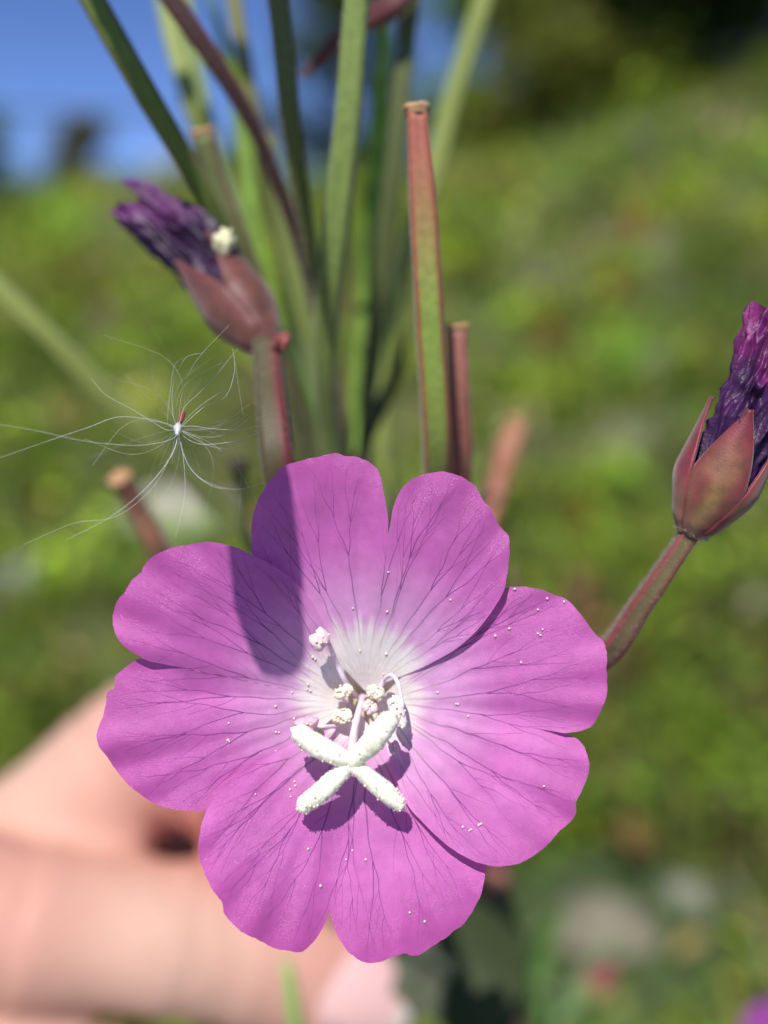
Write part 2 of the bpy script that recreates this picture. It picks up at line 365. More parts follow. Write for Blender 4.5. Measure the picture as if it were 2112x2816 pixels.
for key in 'TRBL':
    pd = PETALS[key]; raw = pd['pts']
    bx, by = c6([pd['base']])[0]
    segs = [[]]
    for q in raw:
        if q == 'S': segs.append([])
        else: segs[-1].append(q)
    NA, NS = 420, 150
    tot = sum(len(s) for s in segs)
    out, side = [], []
    for si, sg in enumerate(segs):
        pts = resample(c6(sg), int(NA*len(sg)/tot))
        out += pts; side += [si]*len(pts)
    # small crenulations on the margin
    o2 = []
    for i, (x, y) in enumerate(out):
        vx, vy = x-bx, y-by; l = math.hypot(vx, vy)
        j = 3.0*mnoise.noise(Vector((x*0.03, y*0.03, 0.4)))+1.6*mnoise.noise(Vector((x*0.09, y*0.09, 7.4)))
        k = sst(300, 500, l)
        o2.append((x+vx/l*j*k, y+vy/l*j*k))
    out = o2
    nsplit = side.index(1) if len(segs) > 1 else None
    th0 = None
    if nsplit:
        x, y = out[nsplit]; th0 = math.atan2(y-by, x-bx)
    def lobe_off(px, py, sidei):
        if nsplit is None: return None
        # the lobe that lies underneath drops away from its neighbour beyond the notch
        under = (key == 'L' and sidei == 0) or (key == 'R' and sidei == 1)
        rr = math.hypot(px-bx, py-by); dd = math.atan2(py-by, px-bx)-th0; dt = abs(math.atan2(math.sin(dd), math.cos(dd)))
        a = sst(-60, 90, rr-pd['split']*0.874)*math.exp(-dt/0.16)
        return -0.42*a if under else 0.16*a
    V, C, Fc = [], [], []
    for i, (ox, oy) in enumerate(out):
        for j in range(NS):
            s = (j/(NS-1))**0.85
            px, py = bx+(ox-bx)*s, by+(oy-by)*s
            sd = lobe_off(px, py, side[i]) if s > 0 else None
            V.append(PF(px, py, petal_z(px, py, key, s, sd))); C.append(petal_col(px, py, key))
    for i in range(len(out)-1):
        cut = (nsplit is not None and i == nsplit-1)
        for j in range(NS-1):
            if cut:
                rr = math.hypot(out[i][0]-bx, out[i][1]-by)*((j/(NS-1))**0.85)
                if rr > pd['split']*0.874: continue
            Fc.append((i*NS+j, i*NS+j+1, (i+1)*NS+j+1, (i+1)*NS+j))
    mb = MB(); mb.add(V, Fc, C)
    mb.build('petal', M['petal'], flower)
    # veins: ribbons lying on the petal
    ths = np.unwrap(np.array([math.atan2(y-by, x-bx) for x, y in out]))
    ths = np.maximum.accumulate(ths)+np.arange(len(ths))*1e-7
    rs = random.Random(100+ord(key))
    rmx = np.array([math.hypot(x-bx, y-by) for x, y in out])
    vb = MB()
    def vp(th, r, lift=0.012):
        rm = float(np.interp(th, ths, rmx)); r = min(r, rm*0.97)
        px, py = bx+math.cos(th)*r, by+math.sin(th)*r
        sd = lobe_off(px, py, 0 if nsplit is None or th < ths[nsplit] else 1)
        return Vector(PF(px, py, petal_z(px, py, key, 1, sd)+lift)), px, py
    def ribbon(path, w0, w1, dark):
        # path in (th, r)
        n = len(path)
        Vv, Cc = [], []
        pp = [vp(a, r) for a, r in path]
        for i in range(n):
            t = i/(n-1)
            a, b_ = pp[max(0, i-1)][0], pp[min(n-1, i+1)][0]
            tg = (b_-a); tg = tg.normalized() if tg.length > 0 else Vector((1, 0, 0))
            sdv = tg.cross(Vector(TOCAM)).normalized()
            wd = (w0*(1-t)+w1*t)*PX(1, D0)*0.5
            p = pp[i][0]
            Vv += [p-sdv*wd, p+sdv*wd]
            base = petal_col(pp[i][1], pp[i][2], key)
            rr = math.hypot(pp[i][1]-CX, pp[i][2]-CY)
            vc = mix((0.42, 0.38, 0.33), (0.15, 0.026, 0.19), sst(170, 320, rr))
            k = dark*sst(60, 230, rr)*(1-0.45*t)
            Cc += [mix(base, vc, k)]*2
        vb.add(Vv, [(2*i, 2*i+1, 2*i+3, 2*i+2) for i in range(n-1)], Cc)
    def grow(th, r, w, dth, depth, rend):
        path = [(th, r)]; rm = float(np.interp(th, ths, rmx))
        ph = rs.uniform(0, 6)
        while r < rend*rm:
            r += 9; th += dth*9/max(r, 80)+0.011*mnoise.noise(Vector((r*0.022, ph, depth)))*300/max(r, 120)
            path.append((th, r)); rm = float(np.interp(th, ths, rmx))
            if th < ths[0]+0.02 or th > ths[-1]-0.02: break
        if len(path) < 4: return
        wend = w*(0.62 if depth < 2 else 0.35)
        ribbon(path, w, wend, 0.92-0.10*depth)
        if depth < 3 and r < rm*0.9:
            th, r = path[-1]; sp = rs.uniform(0.10, 0.2)
            for sg in (-1, 1):
                grow(th, r, wend*0.9, dth*0.5+sg*sp*rs.uniform(0.6, 1.2), depth+1, min(0.95, rend+rs.uniform(0.14, 0.26)))
        # side twigs
        if depth < 3:
            for _ in range(rs.choice((0, 1, 1, 2))):
                q = path[rs.randrange(len(path)//3, len(path))]
                if q[1] > 230:
                    sg = rs.choice((-1, 1)); tw = [q]; tt, rr_ = q
                    bb = rs.uniform(0.35, 0.75); fl = rs.uniform(-0.05, 0.012)
                    for _ in range(rs.randint(10, 26)):
                        rr_ += 6; tt += sg*bb*6/rr_; bb = bb*0.9+rs.uniform(-0.05, 0.07); tw.append((tt, rr_))
                    ribbon(tw, wend*0.6, wend*0.25, 0.5)
    a0, a1 = ths[0], ths[-1]
    nv = 11
    for i in range(nv):
        u = 0.09+0.82*(i+rs.uniform(-0.22, 0.22))/(nv-1)
        grow(a0+(a1-a0)*u, 50, rs.uniform(3.8, 5.2), 0.05*(u-0.5), 0, rs.uniform(0.42, 0.6))
    vo = vb.build('petal_veins', M['vein'], flower); vo['kind'] = 'stuff'

# throat of the flower: the pale floral tube behind the petal bases
mb = MB(); V, Fc, C = [], [], []
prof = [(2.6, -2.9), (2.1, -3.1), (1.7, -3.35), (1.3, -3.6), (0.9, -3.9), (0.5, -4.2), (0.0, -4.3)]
for k, (r, z) in enumerate(prof):
    for j in range(40):
        a = 2*math.pi*j/40
        px, py = CX+r/MMPX*math.cos(a), CY-r/MMPX*math.sin(a)
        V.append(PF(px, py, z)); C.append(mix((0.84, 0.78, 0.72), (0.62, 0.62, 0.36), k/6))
for k in range(len(prof)-1):
    for j in range(40): Fc.append((k*40+j, k*40+(j+1) % 40, (k+1)*40+(j+1) % 40, (k+1)*40+j))
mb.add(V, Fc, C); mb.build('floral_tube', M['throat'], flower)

# style
def c5(x, y): return (700+0.3315*x, 1650+0.3315*y)
mb = MB()
stp = [(*c5(905, 770), -4.5), (*c5(885, 850), -2.6), (*c5(845, 1000), -1.3), (*c5(815, 1150), -0.3), (*c5(800, 1330), 0.55)]
tube(mb, [PF(*p) for p in stp], [PX(9, 50), PX(9, 50), PX(10, 50), PX(11, 50), PX(15, 50)], n=40, seg=14, col=(0.86, 0.68, 0.78))
mb.build('style', M['anther'], flower)

# stigma: four woolly lobes in a cross
def stigma_lobe(p0, p1, zs, w, seed):
    rs = random.Random(seed); mb = MB()
    q0, q1 = c5(*p0), c5(*p1)
    pts = []
    nrm = Vector((-(q1[1]-q0[1]), q1[0]-q0[0])).normalized()*rs.uniform(-6, 6)
    for t, z in zip((0, 0.3, 0.62, 1.0), zs):
        bend = math.sin(t*math.pi)
        pts.append(PF(q0[0]+(q1[0]-q0[0])*t+nrm.x*bend, q0[1]+(q1[1]-q0[1])*t+nrm.y*bend, z))
    R = [PX(r*w, 50) for r in (19, 25, 27, 22)]
    def prof(a, t): return (1-sst(0.86, 1.0, t)**2*0.75)*(1+0.05*math.sin(a*3+t*9))
    cream = (0.96, 0.91, 0.76)
    path, RR, fr = tube(mb, pts, R, n=46, seg=26, prof=prof, wob=0.12, seed=seed,
        colf=lambda a, t: mix((0.96, 0.92, 0.79), (0.92, 0.89, 0.66), 0.5+0.5*mnoise.noise(Vector((math.cos(a)+seed, math.sin(a), t*5)))))
    T, N_, B_ = fr
    # papillae
    for _ in range(800):
        i = rs.randrange(len(path)-1); a = rs.uniform(0, 2*math.pi); f = rs.random()
        d = N_[i]*math.cos(a)+B_[i]*math.sin(a)
        c = path[i]*(1-f)+path[i+1]*f
        k = prof(a, (i+f)/(len(path)-1))
        base = c+d*RR[i]*k*0.96; th = PX(rs.uniform(0.8, 1.3), 50); L_ = PX(rs.uniform(1.8, 4.8), 50)
        dd = d+T[i]*rs.uniform(-0.4, 0.4)
        s1 = T[i]*th; s2 = np.cross(T[i], d)*th
        top = base+dd*L_
        mb.add([base+s1, base+s2, base-s1, base-s2, top+s1*.55, top+s2*.55, top-s1*.55, top-s2*.55],
               [(0, 1, 5, 4), (1, 2, 6, 5), (2, 3, 7, 6), (3, 0, 4, 7), (4, 5, 6, 7)], cream)
    # pollen stuck to the rim and tip
    v0, f0 = ICO1
    for _ in range(18):
        i = min(len(path)-1, int(len(path)*rs.random()**0.45)); a = rs.uniform(0, 2*math.pi)
        d = N_[i]*math.cos(a)+B_[i]*math.sin(a)
        c = path[i]+d*RR[i]*prof(a, i/(len(path)-1))*1.08; r = PX(rs.uniform(2.6, 3.6), 50)
        mb.add([Vector(c)+v*r for v in v0], f0, (0.86, 0.74, 0.50))
    mb.build('stigma_lobe', M['stigma'], flower)
stigma_lobe((800, 1350), (310, 1070), (0.65, 0.95, 1.05, 0.9), 1.08, 1)
stigma_lobe((800, 1350), (1165, 935), (0.65, 1.0, 1.35, 1.5), 1.14, 2)
stigma_lobe((790, 1370), (360, 1745), (0.65, 0.85, 0.80, 0.45), 1.02, 3)
stigma_lobe((815, 1370), (1240, 1735), (0.65, 0.85, 0.80, 0.45), 0.95, 4)

# stamens
def filament(pts, w=7.5, col=(0.90, 0.76, 0.84)):
    mb = MB(); tube(mb, [PF(*c5(x, y), z) for x, y, z in pts], [PX(w*k, 50) for k in np.linspace(1.1, 0.75, len(pts))], n=36, seg=12, col=col)
    mb.build('filament', M['anther'], flower)
def anther(x, y, z, w, h, rot, col, seed, grains=0, lobes=2):
    rs = random.Random(seed); mb = MB(); v2, f2 = ICO2; v1, f1 = ICO1
    c0 = c5(x, y); up = Vector(UPV); rt = Vector(RGT); cr_, sr_ = math.cos(rot), math.sin(rot)
    A = rt*cr_+up*sr_; Bv = up*cr_-rt*sr_; Cv = Vector(TOCAM)
    ctr = PF(*c0, z)
    for l in range(lobes):
        off = (l-(lobes-1)/2)*w*0.42
        V = []
        for v in v2:
            k = 1+0.28*mnoise.noise(v*1.6+Vector((seed*3.1, l, 0)))+0.10*mnoise.noise(v*4+Vector((seed, l*3, 1)))
            V.append(ctr+(A*(v.x*w*0.36*k+off)+Bv*(v.y*h*0.5*k+(l-0.5)*h*0.10)+Cv*(v.z*w*0.34*k))*PX(0.3315, 50))
        mb.add(V, f2, col, 0)
    for _ in range(grains):
        v = Vector((rs.gauss(0, 1), rs.gauss(0, 1), rs.gauss(0.4, 1))).normalized()
        p = ctr+(A*v.x*w*0.56+Bv*v.y*h*0.52+Cv*v.z*w*0.38)*PX(0.3315, 50)*rs.uniform(0.9, 1.1)
        r = PX(rs.uniform(3.0, 4.2), 50)
        mb.add([p+q*r for q in v1], f1, (0.88, 0.80, 0.58), 1)
    mb.build('anther', [M['anther'], M['pollen']], flower)
pink = (0.88, 0.68, 0.70); creamc = (0.95, 0.88, 0.72); whit = (0.94, 0.86, 0.84)
filament([(840, 800, -3.7), (750, 670, -1.7), (680, 520, -1.2), (625, 380, -0.2), (600, 340, 0.0)])
anther(540, 330, 0.1, 150, 160, 0.5, pink, 21, 9)
filament([(820, 900, -4.1), (790, 880, -3.3), (735, 825, -2.3)], 6.5)
anther(738, 760, -1.7, 150, 100, 0.4, creamc, 22, 34)
filament([(860, 800, -4.3), (930, 800, -3.3), (990, 780, -2.3)], 6.5)
anther(1003, 765, -1.5, 130, 120, -0.7, creamc, 23, 30)
filament([(850, 960, -4.3), (800, 960, -3.3), (740, 960, -2.1)], 6.5)
anther(722, 962, -1.4, 150, 125, -0.3, creamc, 24, 42)
filament([(870, 820, -4.3), (920, 850, -3.1), (955, 880, -1.9)], 6.0)
anther(955, 890, -1.4, 120, 110, -0.8, pink, 25, 12)
filament([(960, 830, -4.1), (1040, 730, -1.9), (1080, 655, -1.4), (1140, 625, -0.5), (1190, 690, -0.1), (1215, 800, 0.0), (1230, 900, 0.1)], 6.8, (0.90, 0.78, 0.86))
anther(1175, 900, 0.0, 110, 220, 0.35, whit, 26, 14)
anther(1228, 1010, 0.0, 70, 120, 0.1, whit, 29, 2, 1)
filament([(800, 1010, -3.9), (690, 1045, -1.9), (560, 1050, -0.7), (520, 1040, -1.2)], 6.5)
anther(430, 1015, -0.9, 190, 90, 0.1, (0.80, 0.50, 0.62), 27, 5)
filament([(980, 1000, -3.9), (1060, 1090, -1.9), (1150, 1190, -1.0)], 6.0)
anther(1160, 1225, -0.7, 90, 105, 0.4, (0.78, 0.45, 0.60), 28, 3)

# pollen scattered over the petals (tiny)
def on_petal(px, py):
    th = math.degrees(math.atan2(CY-py, px-CX))
    key = min('TRBL', key=lambda k: abs(((AX[k]-th+180) % 360)-180))
    return max(petal_z(px, py, k) for k in [key])
dots = [(936, 427), (824, 541), (932, 551), (1131, 514), (1333, 480), (1435, 510), (1488, 520), (1406, 545), (1316, 604), (1272, 627), (1353, 711), (1421, 607), (1406, 620), (1414, 625), (1149, 841), (1155, 842), (1187, 880), (1090, 805), (434, 902), (432, 955), (436, 960), (581, 849), (633, 805), (582, 930), (592, 931), (582, 990), (518, 1125), (641, 1085), (643, 1099), (627, 1110), (629, 1133), (684, 1297), (823, 1302), (803, 1330), (865, 1330), (723, 1413), (847, 674), (929, 684), (698, 694), (706, 700), (683, 780), (681, 795), (690, 800), (1170, 1228), (1190, 1240), (1640-420, 1222), (1227, 1218), (1050, 1525), (1003, 1497), (640, 888), (920, 748), (1425, 1100), (1196, 1236)]
mb = MB(); v1, f1 = ICO1; rs = random.Random(4)
for x, y in c6(dots):
    r = PX(rs.uniform(2.9, 3.9), 50); c = PF(x, y, on_petal(x, y))+Vector(TOCAM)*r*0.8
    sq = Vector((rs.uniform(0.85, 1.2), rs.uniform(0.85, 1.2), rs.uniform(0.85, 1.2)))
    mb.add([c+Vector((v.x*sq.x, v.y*sq.y, v.z*sq.z))*r for v in v1], f1, (0.88, 0.74, 0.68))
tag(mb.build('pollen_grains', M['pollen']), 'tiny cream pollen grains scattered over the magenta petals', 'pollen', kind='stuff')

# ------------------------------------------------------------------ stems, pods and wilted flowers
def rib4(a, t): return 1+0.13*math.cos(4*(a-math.pi/4))
GREEN = srgb(104, 138, 48); DGREEN = srgb(62, 88, 36); MAROON = srgb(112, 34, 42); RED = srgb(150, 50, 46)
OLIVE = srgb(122, 134, 62); TAN = srgb(190, 150, 104); BROWN = srgb(140, 86, 62)
def ribcol(face, rib, amount=1.0, top=None, sharp=5):
    def f(a, t):
        k = max(0.0, math.cos(4*(a-math.pi/4)))**sharp*amount
        c = mix(face, rib, k)
        if top is not None: c = mix(top, c, sst(0.02, 0.26, t))
        return c
    return f
hair_rs = random.Random(55)
def stalk(name, pts, parent, colf=None, col=None, hairs=0, hlen=0.35, n=70, seg=24, prof=rib4, hair_col=(0.62, 0.62, 0.56), cap=None, wob=0.05):
    """pts: (px, py, D, width_px)"""
    mb = MB()
    w_ = [P(p[0], p[1], p[2]) for p in pts]; r_ = [PX(p[3]*0.5, p[2]) for p in pts]
    path, R, fr = tube(mb, w_, r_, n=n, seg=seg, prof=prof, colf=colf, col=col or GREEN, wob=wob, seed=len(name)+pts[0][0])
    o = mb.build(name, M['stem'], parent)
    if hairs:
        hb = MB(); hair_mesh(hb, path, R, fr, hairs, hlen*0.001, (0.000008 if pts[0][2] < 60 else 0.000016), hair_col, hair_rs, prof)
        h = hb.build('hairs', M['hair'], o if parent is not None else None); h['kind'] = 'stuff'
    if cap:   # the scar left by the fallen flower: a flared, ragged ring on the tip
        cb = MB(); rs = random.Random(int(pts[0][0])); T, N_, B_ = [f[0] for f in fr]
        c0 = path[0]; r = R[0]
        V, F_, n1_ = [], [], 22
        for k, (rr, hh) in enumerate([(0.95, -0.35), (1.12, 0.1), (1.22, 0.35), (0.95, 0.5), (0.5, 0.32), (0, 0.2)]):
            for j in range(n1_):
                a = 2*math.pi*j/n1_; q = 1+0.22*mnoise.noise(Vector((math.cos(a)*1.6, math.sin(a)*1.6, pts[0][0]*0.13+k*0.4)))
                V.append(c0+(N_*math.cos(a)+B_*math.sin(a))*r*rr*q*cap-T*r*hh*(q+0.3*rs.uniform(-1, 1)))
        for k in range(5):
            for j in range(n1_): F_.append((k*n1_+j, k*n1_+(j+1) % n1_, (k+1)*n1_+(j+1) % n1_, (k+1)*n1_+j))
        cb.add(V, F_, [mix(TAN, BROWN, rs.random()*0.5) for _ in V]); cb.build('scar', M['stem'], o)
    return o

J = (985, 1790, 84)                                        # where pods meet the main stem, behind the flower
# main stem, held in the hand and rooted on the hillside
foot = Vector((0.02, 0.30, gz(0.02, 0.30)-0.01))
mb = MB()
mp_ = [P(930, 1330, 74), P(975, 1600, 80), P(985, 1850, 88), P(930, 2150, 104), P(850, 2420, 122), P(800, 3100, 140), P(780, 4400, 190), foot]
mr_ = [PX(44, 74), PX(48, 80), PX(52, 88), 0.0016, 0.0017, 0.0018, 0.002, 0.0024]
path, R, fr = tube(mb, mp_, mr_, n=110, seg=20, prof=rib4, colf=ribcol(DGREEN, MAROON, 0.5))
ms = mb.build('main_stem', M['stem'], shoot)
hb = MB(); hair_mesh(hb, path[:45], R, tuple(f[:45] for f in fr), 1500, 0.0006, 0.000012, (0.62, 0.62, 0.56), hair_rs, rib4)
hb.build('hairs', M['hair'], ms)['kind'] = 'stuff'
# the open flower's own ovary stalk
stalk('flower_stalk', [(CX, CY, 56.3, 120), (1000, 1910, 60, 84), (1005, 1880, 70, 66), (990, 1850, 86, 44)], shoot, colf=ribcol(DGREEN, MAROON, 0.8))

# pods running out of the top of the picture (tip first)
dark = ribcol(srgb(98, 118, 42), srgb(110, 70, 46), 0.6)
mar = ribcol(srgb(74, 48, 46), MAROON, 0.9)
stalk('seed_pod', [(70, -330, 58, 62), (250, -10, 60, 74), (400, 255, 62, 72), (540, 495, 65, 62), (690, 800, 70, 52), (860, 1200, 78, 44), J+(34,)], shoot, colf=dark, hairs=1700, cap=1.0)
stalk('seed_pod', [(280, -300, 62, 54), (470, -5, 64, 58), (600, 185, 66, 52), (715, 385, 69, 44), (830, 700, 74, 38), (920, 1100, 80, 34), J+(30,)], shoot, colf=mar, hairs=1500, cap=1.0)
stalk('seed_pod', [(700, -380, 60, 50), (765, 0, 62, 62), (800, 330, 64, 58), (848, 660, 68, 46), (900, 1000, 74, 40), J+(32,)], shoot, colf=ribcol(srgb(92, 104, 44), srgb(104, 74, 50), 0.7), hairs=2400, hair_col=(0.7, 0.68, 0.64), cap=1.0)
stalk('seed_pod', [(1010, -300, 58, 62), (982, 0, 60, 74), (955, 350, 62, 80), (915, 705, 65, 80), (893, 1000, 69, 66), (915, 1300, 75, 52), J+(36,)], shoot, colf=ribcol(srgb(120, 140, 66), srgb(104, 116, 60), 0.6), hairs=2600, hlen=0.4, hair_col=(0.68, 0.70, 0.66), cap=1.0)
stalk('seed_pod', [(1160, -260, 72, 52), (1128, 0, 73, 54), (1090, 410, 75, 56), (1052, 740, 78, 50), (1010, 1130, 82, 42), J+(34,)], shoot, colf=ribcol(srgb(86, 96, 46), srgb(88, 74, 46), 0.5), hairs=900, cap=1.0)
# shorter pods whose tips show
stalk('seed_pod', [(557, 372, 68, 66), (592, 510, 69, 72), (648, 650, 70, 74), (715, 830, 72, 66), (790, 1060, 75, 54), (880, 1350, 80, 46), J+(36,)], shoot, colf=ribcol(srgb(96, 104, 56), srgb(116, 64, 52), 0.9), hairs=2000, cap=0.92)
stalk('seed_pod', [(1146, 305, 56.5, 58), (1164, 588, 57, 80), (1181, 882, 58, 84), (1200, 1234, 61, 80), (1180, 1500, 68, 64), (1060, 1760, 80, 44), J+(34,)], shoot, colf=ribcol(srgb(126, 150, 60), srgb(146, 46, 40), 1.0, top=srgb(152, 80, 62), sharp=3.5), hairs=3800, hlen=0.24, hair_col=(0.66, 0.60, 0.60), cap=1.15)
stalk('seed_pod', [(1256, 905, 62, 56), (1262, 1100, 63, 62), (1266, 1320, 66, 60), (1220, 1560, 73, 50), (1080, 1760, 82, 38), J+(30,)], shoot, colf=ribcol(srgb(150, 96, 80), srgb(150, 40, 44), 1.0), hairs=3200, hlen=0.26, hair_col=(0.70, 0.58, 0.56), cap=1.0)

def leaf_blade(name, pts, parent, width, col, mat='leaf', curl=0.25, nrm=None, n=40, m=9, teeth=0.0, D=None):
    """pts world points along the midrib; width in metres"""
    arr = catmull([tuple(p) for p in pts], n)
    T = np.gradient(arr, axis=0); T /= np.linalg.norm(T, axis=1)[:, None]
    nr = np.array(nrm if nrm is not None else TOCAM, float)
    V, F_, C = [], [], []
    for i in range(n):
        t = i/(n-1); wd = width*(math.sin(math.pi*min(1, t*0.92+0.06))**0.75)*(1-0.25*t)
        s = np.cross(T[i], nr); s /= np.linalg.norm(s)+1e-9; up = np.cross(s, T[i])
        for j in range(m):
            u = -1+2*j/(m-1); tt = 1+teeth*abs(u)**6*math.sin(i*2.4)
            V.append(arr[i]+s*u*wd*tt+up*abs(u)**1.5*wd*curl)
            C.append(mix(col, tuple(c*1.5 for c in col), 0.6*math.exp(-(u/0.09)**2)))
    for i in range(n-1):
        for j in range(m-1): F_.append((i*m+j, i*m+j+1, (i+1)*m+j+1, (i+1)*m+j))
    mb = MB(); mb.add(V, F_, C); return mb.build(name, M[mat], parent)

# narrow leaves among the stems
leaf_blade('leaf', [P(850, 1290, 82), P(770, 950, 84), P(700, 640, 84), P(650, 250, 84), P(560, -60, 82)], shoot, PX(32, 84), srgb(112, 142, 36), curl=0.1)
leaf_blade('leaf', [P(960, 1330, 82), P(1020, 900, 88), P(1040, 500, 88), P(1054, 150, 86), P(1075, -40, 84)], shoot, PX(52, 86), srgb(120, 150, 52), curl=0.15)
leaf_blade('leaf', [P(900, 1320, 80), P(830, 1120, 79), P(760, 960, 80), P(700, 820, 84)], shoot, PX(40, 80), srgb(84, 130, 40), curl=0.3)
leaf_blade('leaf', [P(960, 1330, 80), P(1020, 1180, 82), P(1090, 1020, 86), P(1130, 900, 90)], shoot, PX(22, 82), srgb(50, 66, 24), curl=0.3)
# reddish bud that crosses behind the tall pod
stalk('flower_bud', [(1180, -90, 71, 20), (1090, 8, 71, 62), (1000, 60, 72, 66), (930, 110, 72, 46), (828, 214, 73, 16)], shoot, colf=ribcol(srgb(92, 40, 42), srgb(70, 26, 34), 0.6), hairs=500)

def wilted_flower(axis, parent, label, seed, sep_len, body_r, sep_col, sep_green, hairs=1200, petal_cols=None, D=52, slots=(0.3, 1.9, 3.5, 5.0), flare=1.0, tipk=0.3, twist=1.0):
    """axis: (px,py,D) from the base of the sepals to the tip of the shrivelled petals"""
    rs = random.Random(seed)
    wf = empty('wilted_flower', parent); wf['label'] = label
    arr = catmull([tuple(P(*a)) for a in axis], 90)
    T, N_, B_ = frames(arr, TOCAM); n = 90
    Ltot = np.linalg.norm(np.diff(arr, axis=0), axis=1).sum()
    def body(t):
        return body_r*(0.42+0.58*sst(-0.02, 0.26, t))*(1-(1-tipk)*sst(0.40, 1.0, t))
    # shrivelled petals: a bundle of crumpled sheets
    p0, p1, p2 = petal_cols or (srgb(54, 24, 72), srgb(118, 38, 116), srgb(26, 12, 36))
    for layer in range(4):
        V, F_, C = [], [], []
        seg = 72
        ph = rs.uniform(0, 6.28); a_lo = layer*math.pi/2-0.9; a_hi = layer*math.pi/2+0.9
        end = rs.uniform(0.90, 1.0)
        nn = 84
        for i in range(nn):
            t0 = 0.06+(i/(nn-1))*(end-0.06)
            ii = t0*(n-1); i0 = int(min(ii, n-2)); f = ii-i0
            c = arr[i0]*(1-f)+arr[i0+1]*f
            for j in range(seg):
                u = j/(seg-1); a = a_lo+(a_hi-a_lo)*u+twist*t0*1.4
                q = Vector((math.cos(a)*1.5+seed, math.sin(a)*1.5, t0*3.2+layer*5))
                fold = mnoise.noise(q)
                ridge = 1-abs(2*mnoise.noise(Vector((math.cos(a)*3.0+layer*3, math.sin(a)*3.0+seed, t0*4.5))))
                fine = 1-abs(2*mnoise.noise(Vector((math.cos(a)*5.5+layer, math.sin(a)*5.5, t0*11+seed))))
                amp = sst(0.12, 0.55, t0)
                k = 0.93+amp*sst(-0.1, 1.0, t0+0.35)*(0.34*fold+0.34*(ridge-0.75)+0.13*(fine-0.75))
                edge = sst(0.0, 0.16, min(u, 1-u))
                k *= 0.82+0.18*edge
                along = 0.10*amp*fold*Ltot
                V.append(c+(N_[i0]*math.cos(a)+B_[i0]*math.sin(a))*body(t0)*k*flare+T[i0]*along)
                m_ = 0.5+0.5*mnoise.noise(Vector((a*1.3, t0*5, seed+layer*2.0)))
                cc = mix(p0, p1, sst(0.35, 0.85, 0.55*m_+0.45*sst(0.45, 0.95, t0)))
                C.append(mix(cc, p2, 0.45*sst(0.2, 0.9, 1-ridge)))
        for i in range(nn-1):
            for j in range(seg-1): F_.append((i*seg+j, i*seg+j+1, (i+1)*seg+j+1, (i+1)*seg+j))
        mb = MB(); mb.add(V, F_, C); mb.build('wilted_petal', M['wilt'], wf)
    # sepals
    for s_i, a_c in enumerate(slots):
        V, F_, C = [], [], []; mseg, nn = 17, 44
        ln = sep_len*rs.uniform(0.94, 1.06)
        for i in range(nn):
            t = i/(nn-1); tt = t*ln
            ii = min(tt*(n-1), n-1.001); i0 = int(ii); f = ii-i0
            c = arr[i0]*(1-f)+arr[i0+1]*f
            half = 0.98*max(0, 1-t**2.1)**1.1+0.010
            for j in range(mseg):
                u = -1+2*j/(mseg-1); a = a_c+half*u
                rr = body(tt)*(1.29-0.10*sst(0.25, 0.95, t))*(1+0.04*(1-u*u))+0.00006*s_i-body_r*0.05*sst(0.7, 1, t)
                if t < 0.12: rr *= 0.5+0.5*sst(-0.04, 0.12, t)
                V.append(c+(N_[i0]*math.cos(a)+B_[i0]*math.sin(a))*rr)
                m_ = 0.5+0.5*mnoise.noise(Vector((a*1.8, t*3.5, seed*2.2)))
                C.append(mix(sep_col, sep_green, sst(0.3, 0.75, m_*0.6+0.45*(1-abs(u)))*(1-sst(0.3, 0.9, t))))
        for i in range(nn-1):
            for j in range(mseg-1): F_.append((i*mseg+j, i*mseg+j+1, (i+1)*mseg+j+1, (i+1)*mseg+j))
        mb = MB(); mb.add(V, F_, C); so = mb.build('sepal', M['sepal'], wf)
        md = so.modifiers.new('thickness', 'SOLIDIFY'); md.thickness = 0.00016; md.offset = 1
    if hairs:
        hb = MB(); nl = int(n*sep_len*0.42)
        R = np.array([body(i/(n-1))*1.32 for i in range(n)])
        hair_mesh(hb, arr[:nl], R, (T[:nl], N_[:nl], B_[:nl]), hairs, 0.00024, 0.000008, (0.55, 0.46, 0.44), hair_rs)
        hb.build('hairs', M['hair'], wf)['kind'] = 'stuff'
    return wf

# wilted flower to the right, on its long ovary
stalk('ovary_stalk', [(1905, 1452, 53.0, 58), (1870, 1505, 53.2, 56), (1760, 1665, 54.5, 66), (1660, 1800, 57, 72), (1500, 1880, 64, 66), (1250, 1850, 76, 48), J+(34,)], shoot,
      colf=ribcol(srgb(106, 96, 62), srgb(128, 56, 58), 1.0, sharp=0.7), hairs=5200, hlen=0.26, hair_col=(0.60, 0.54, 0.52))
wilted_flower([(1898, 1468, 53), (1965, 1340, 52.4), (2040, 1180, 52), (2100, 1010, 51.6), (2160, 830, 51.4)], shoot,
      'wilted purple flower with glossy crumpled petals and red and tan sepals', 3, 0.56, PX(80, 52), srgb(122, 36, 50), srgb(140, 112, 70), hairs=4200, slots=(-0.25, 1.35, 2.9, 4.5),
      petal_cols=(srgb(62, 24, 74), srgb(138, 34, 112), srgb(22, 8, 30)), tipk=0.90, flare=1.20)
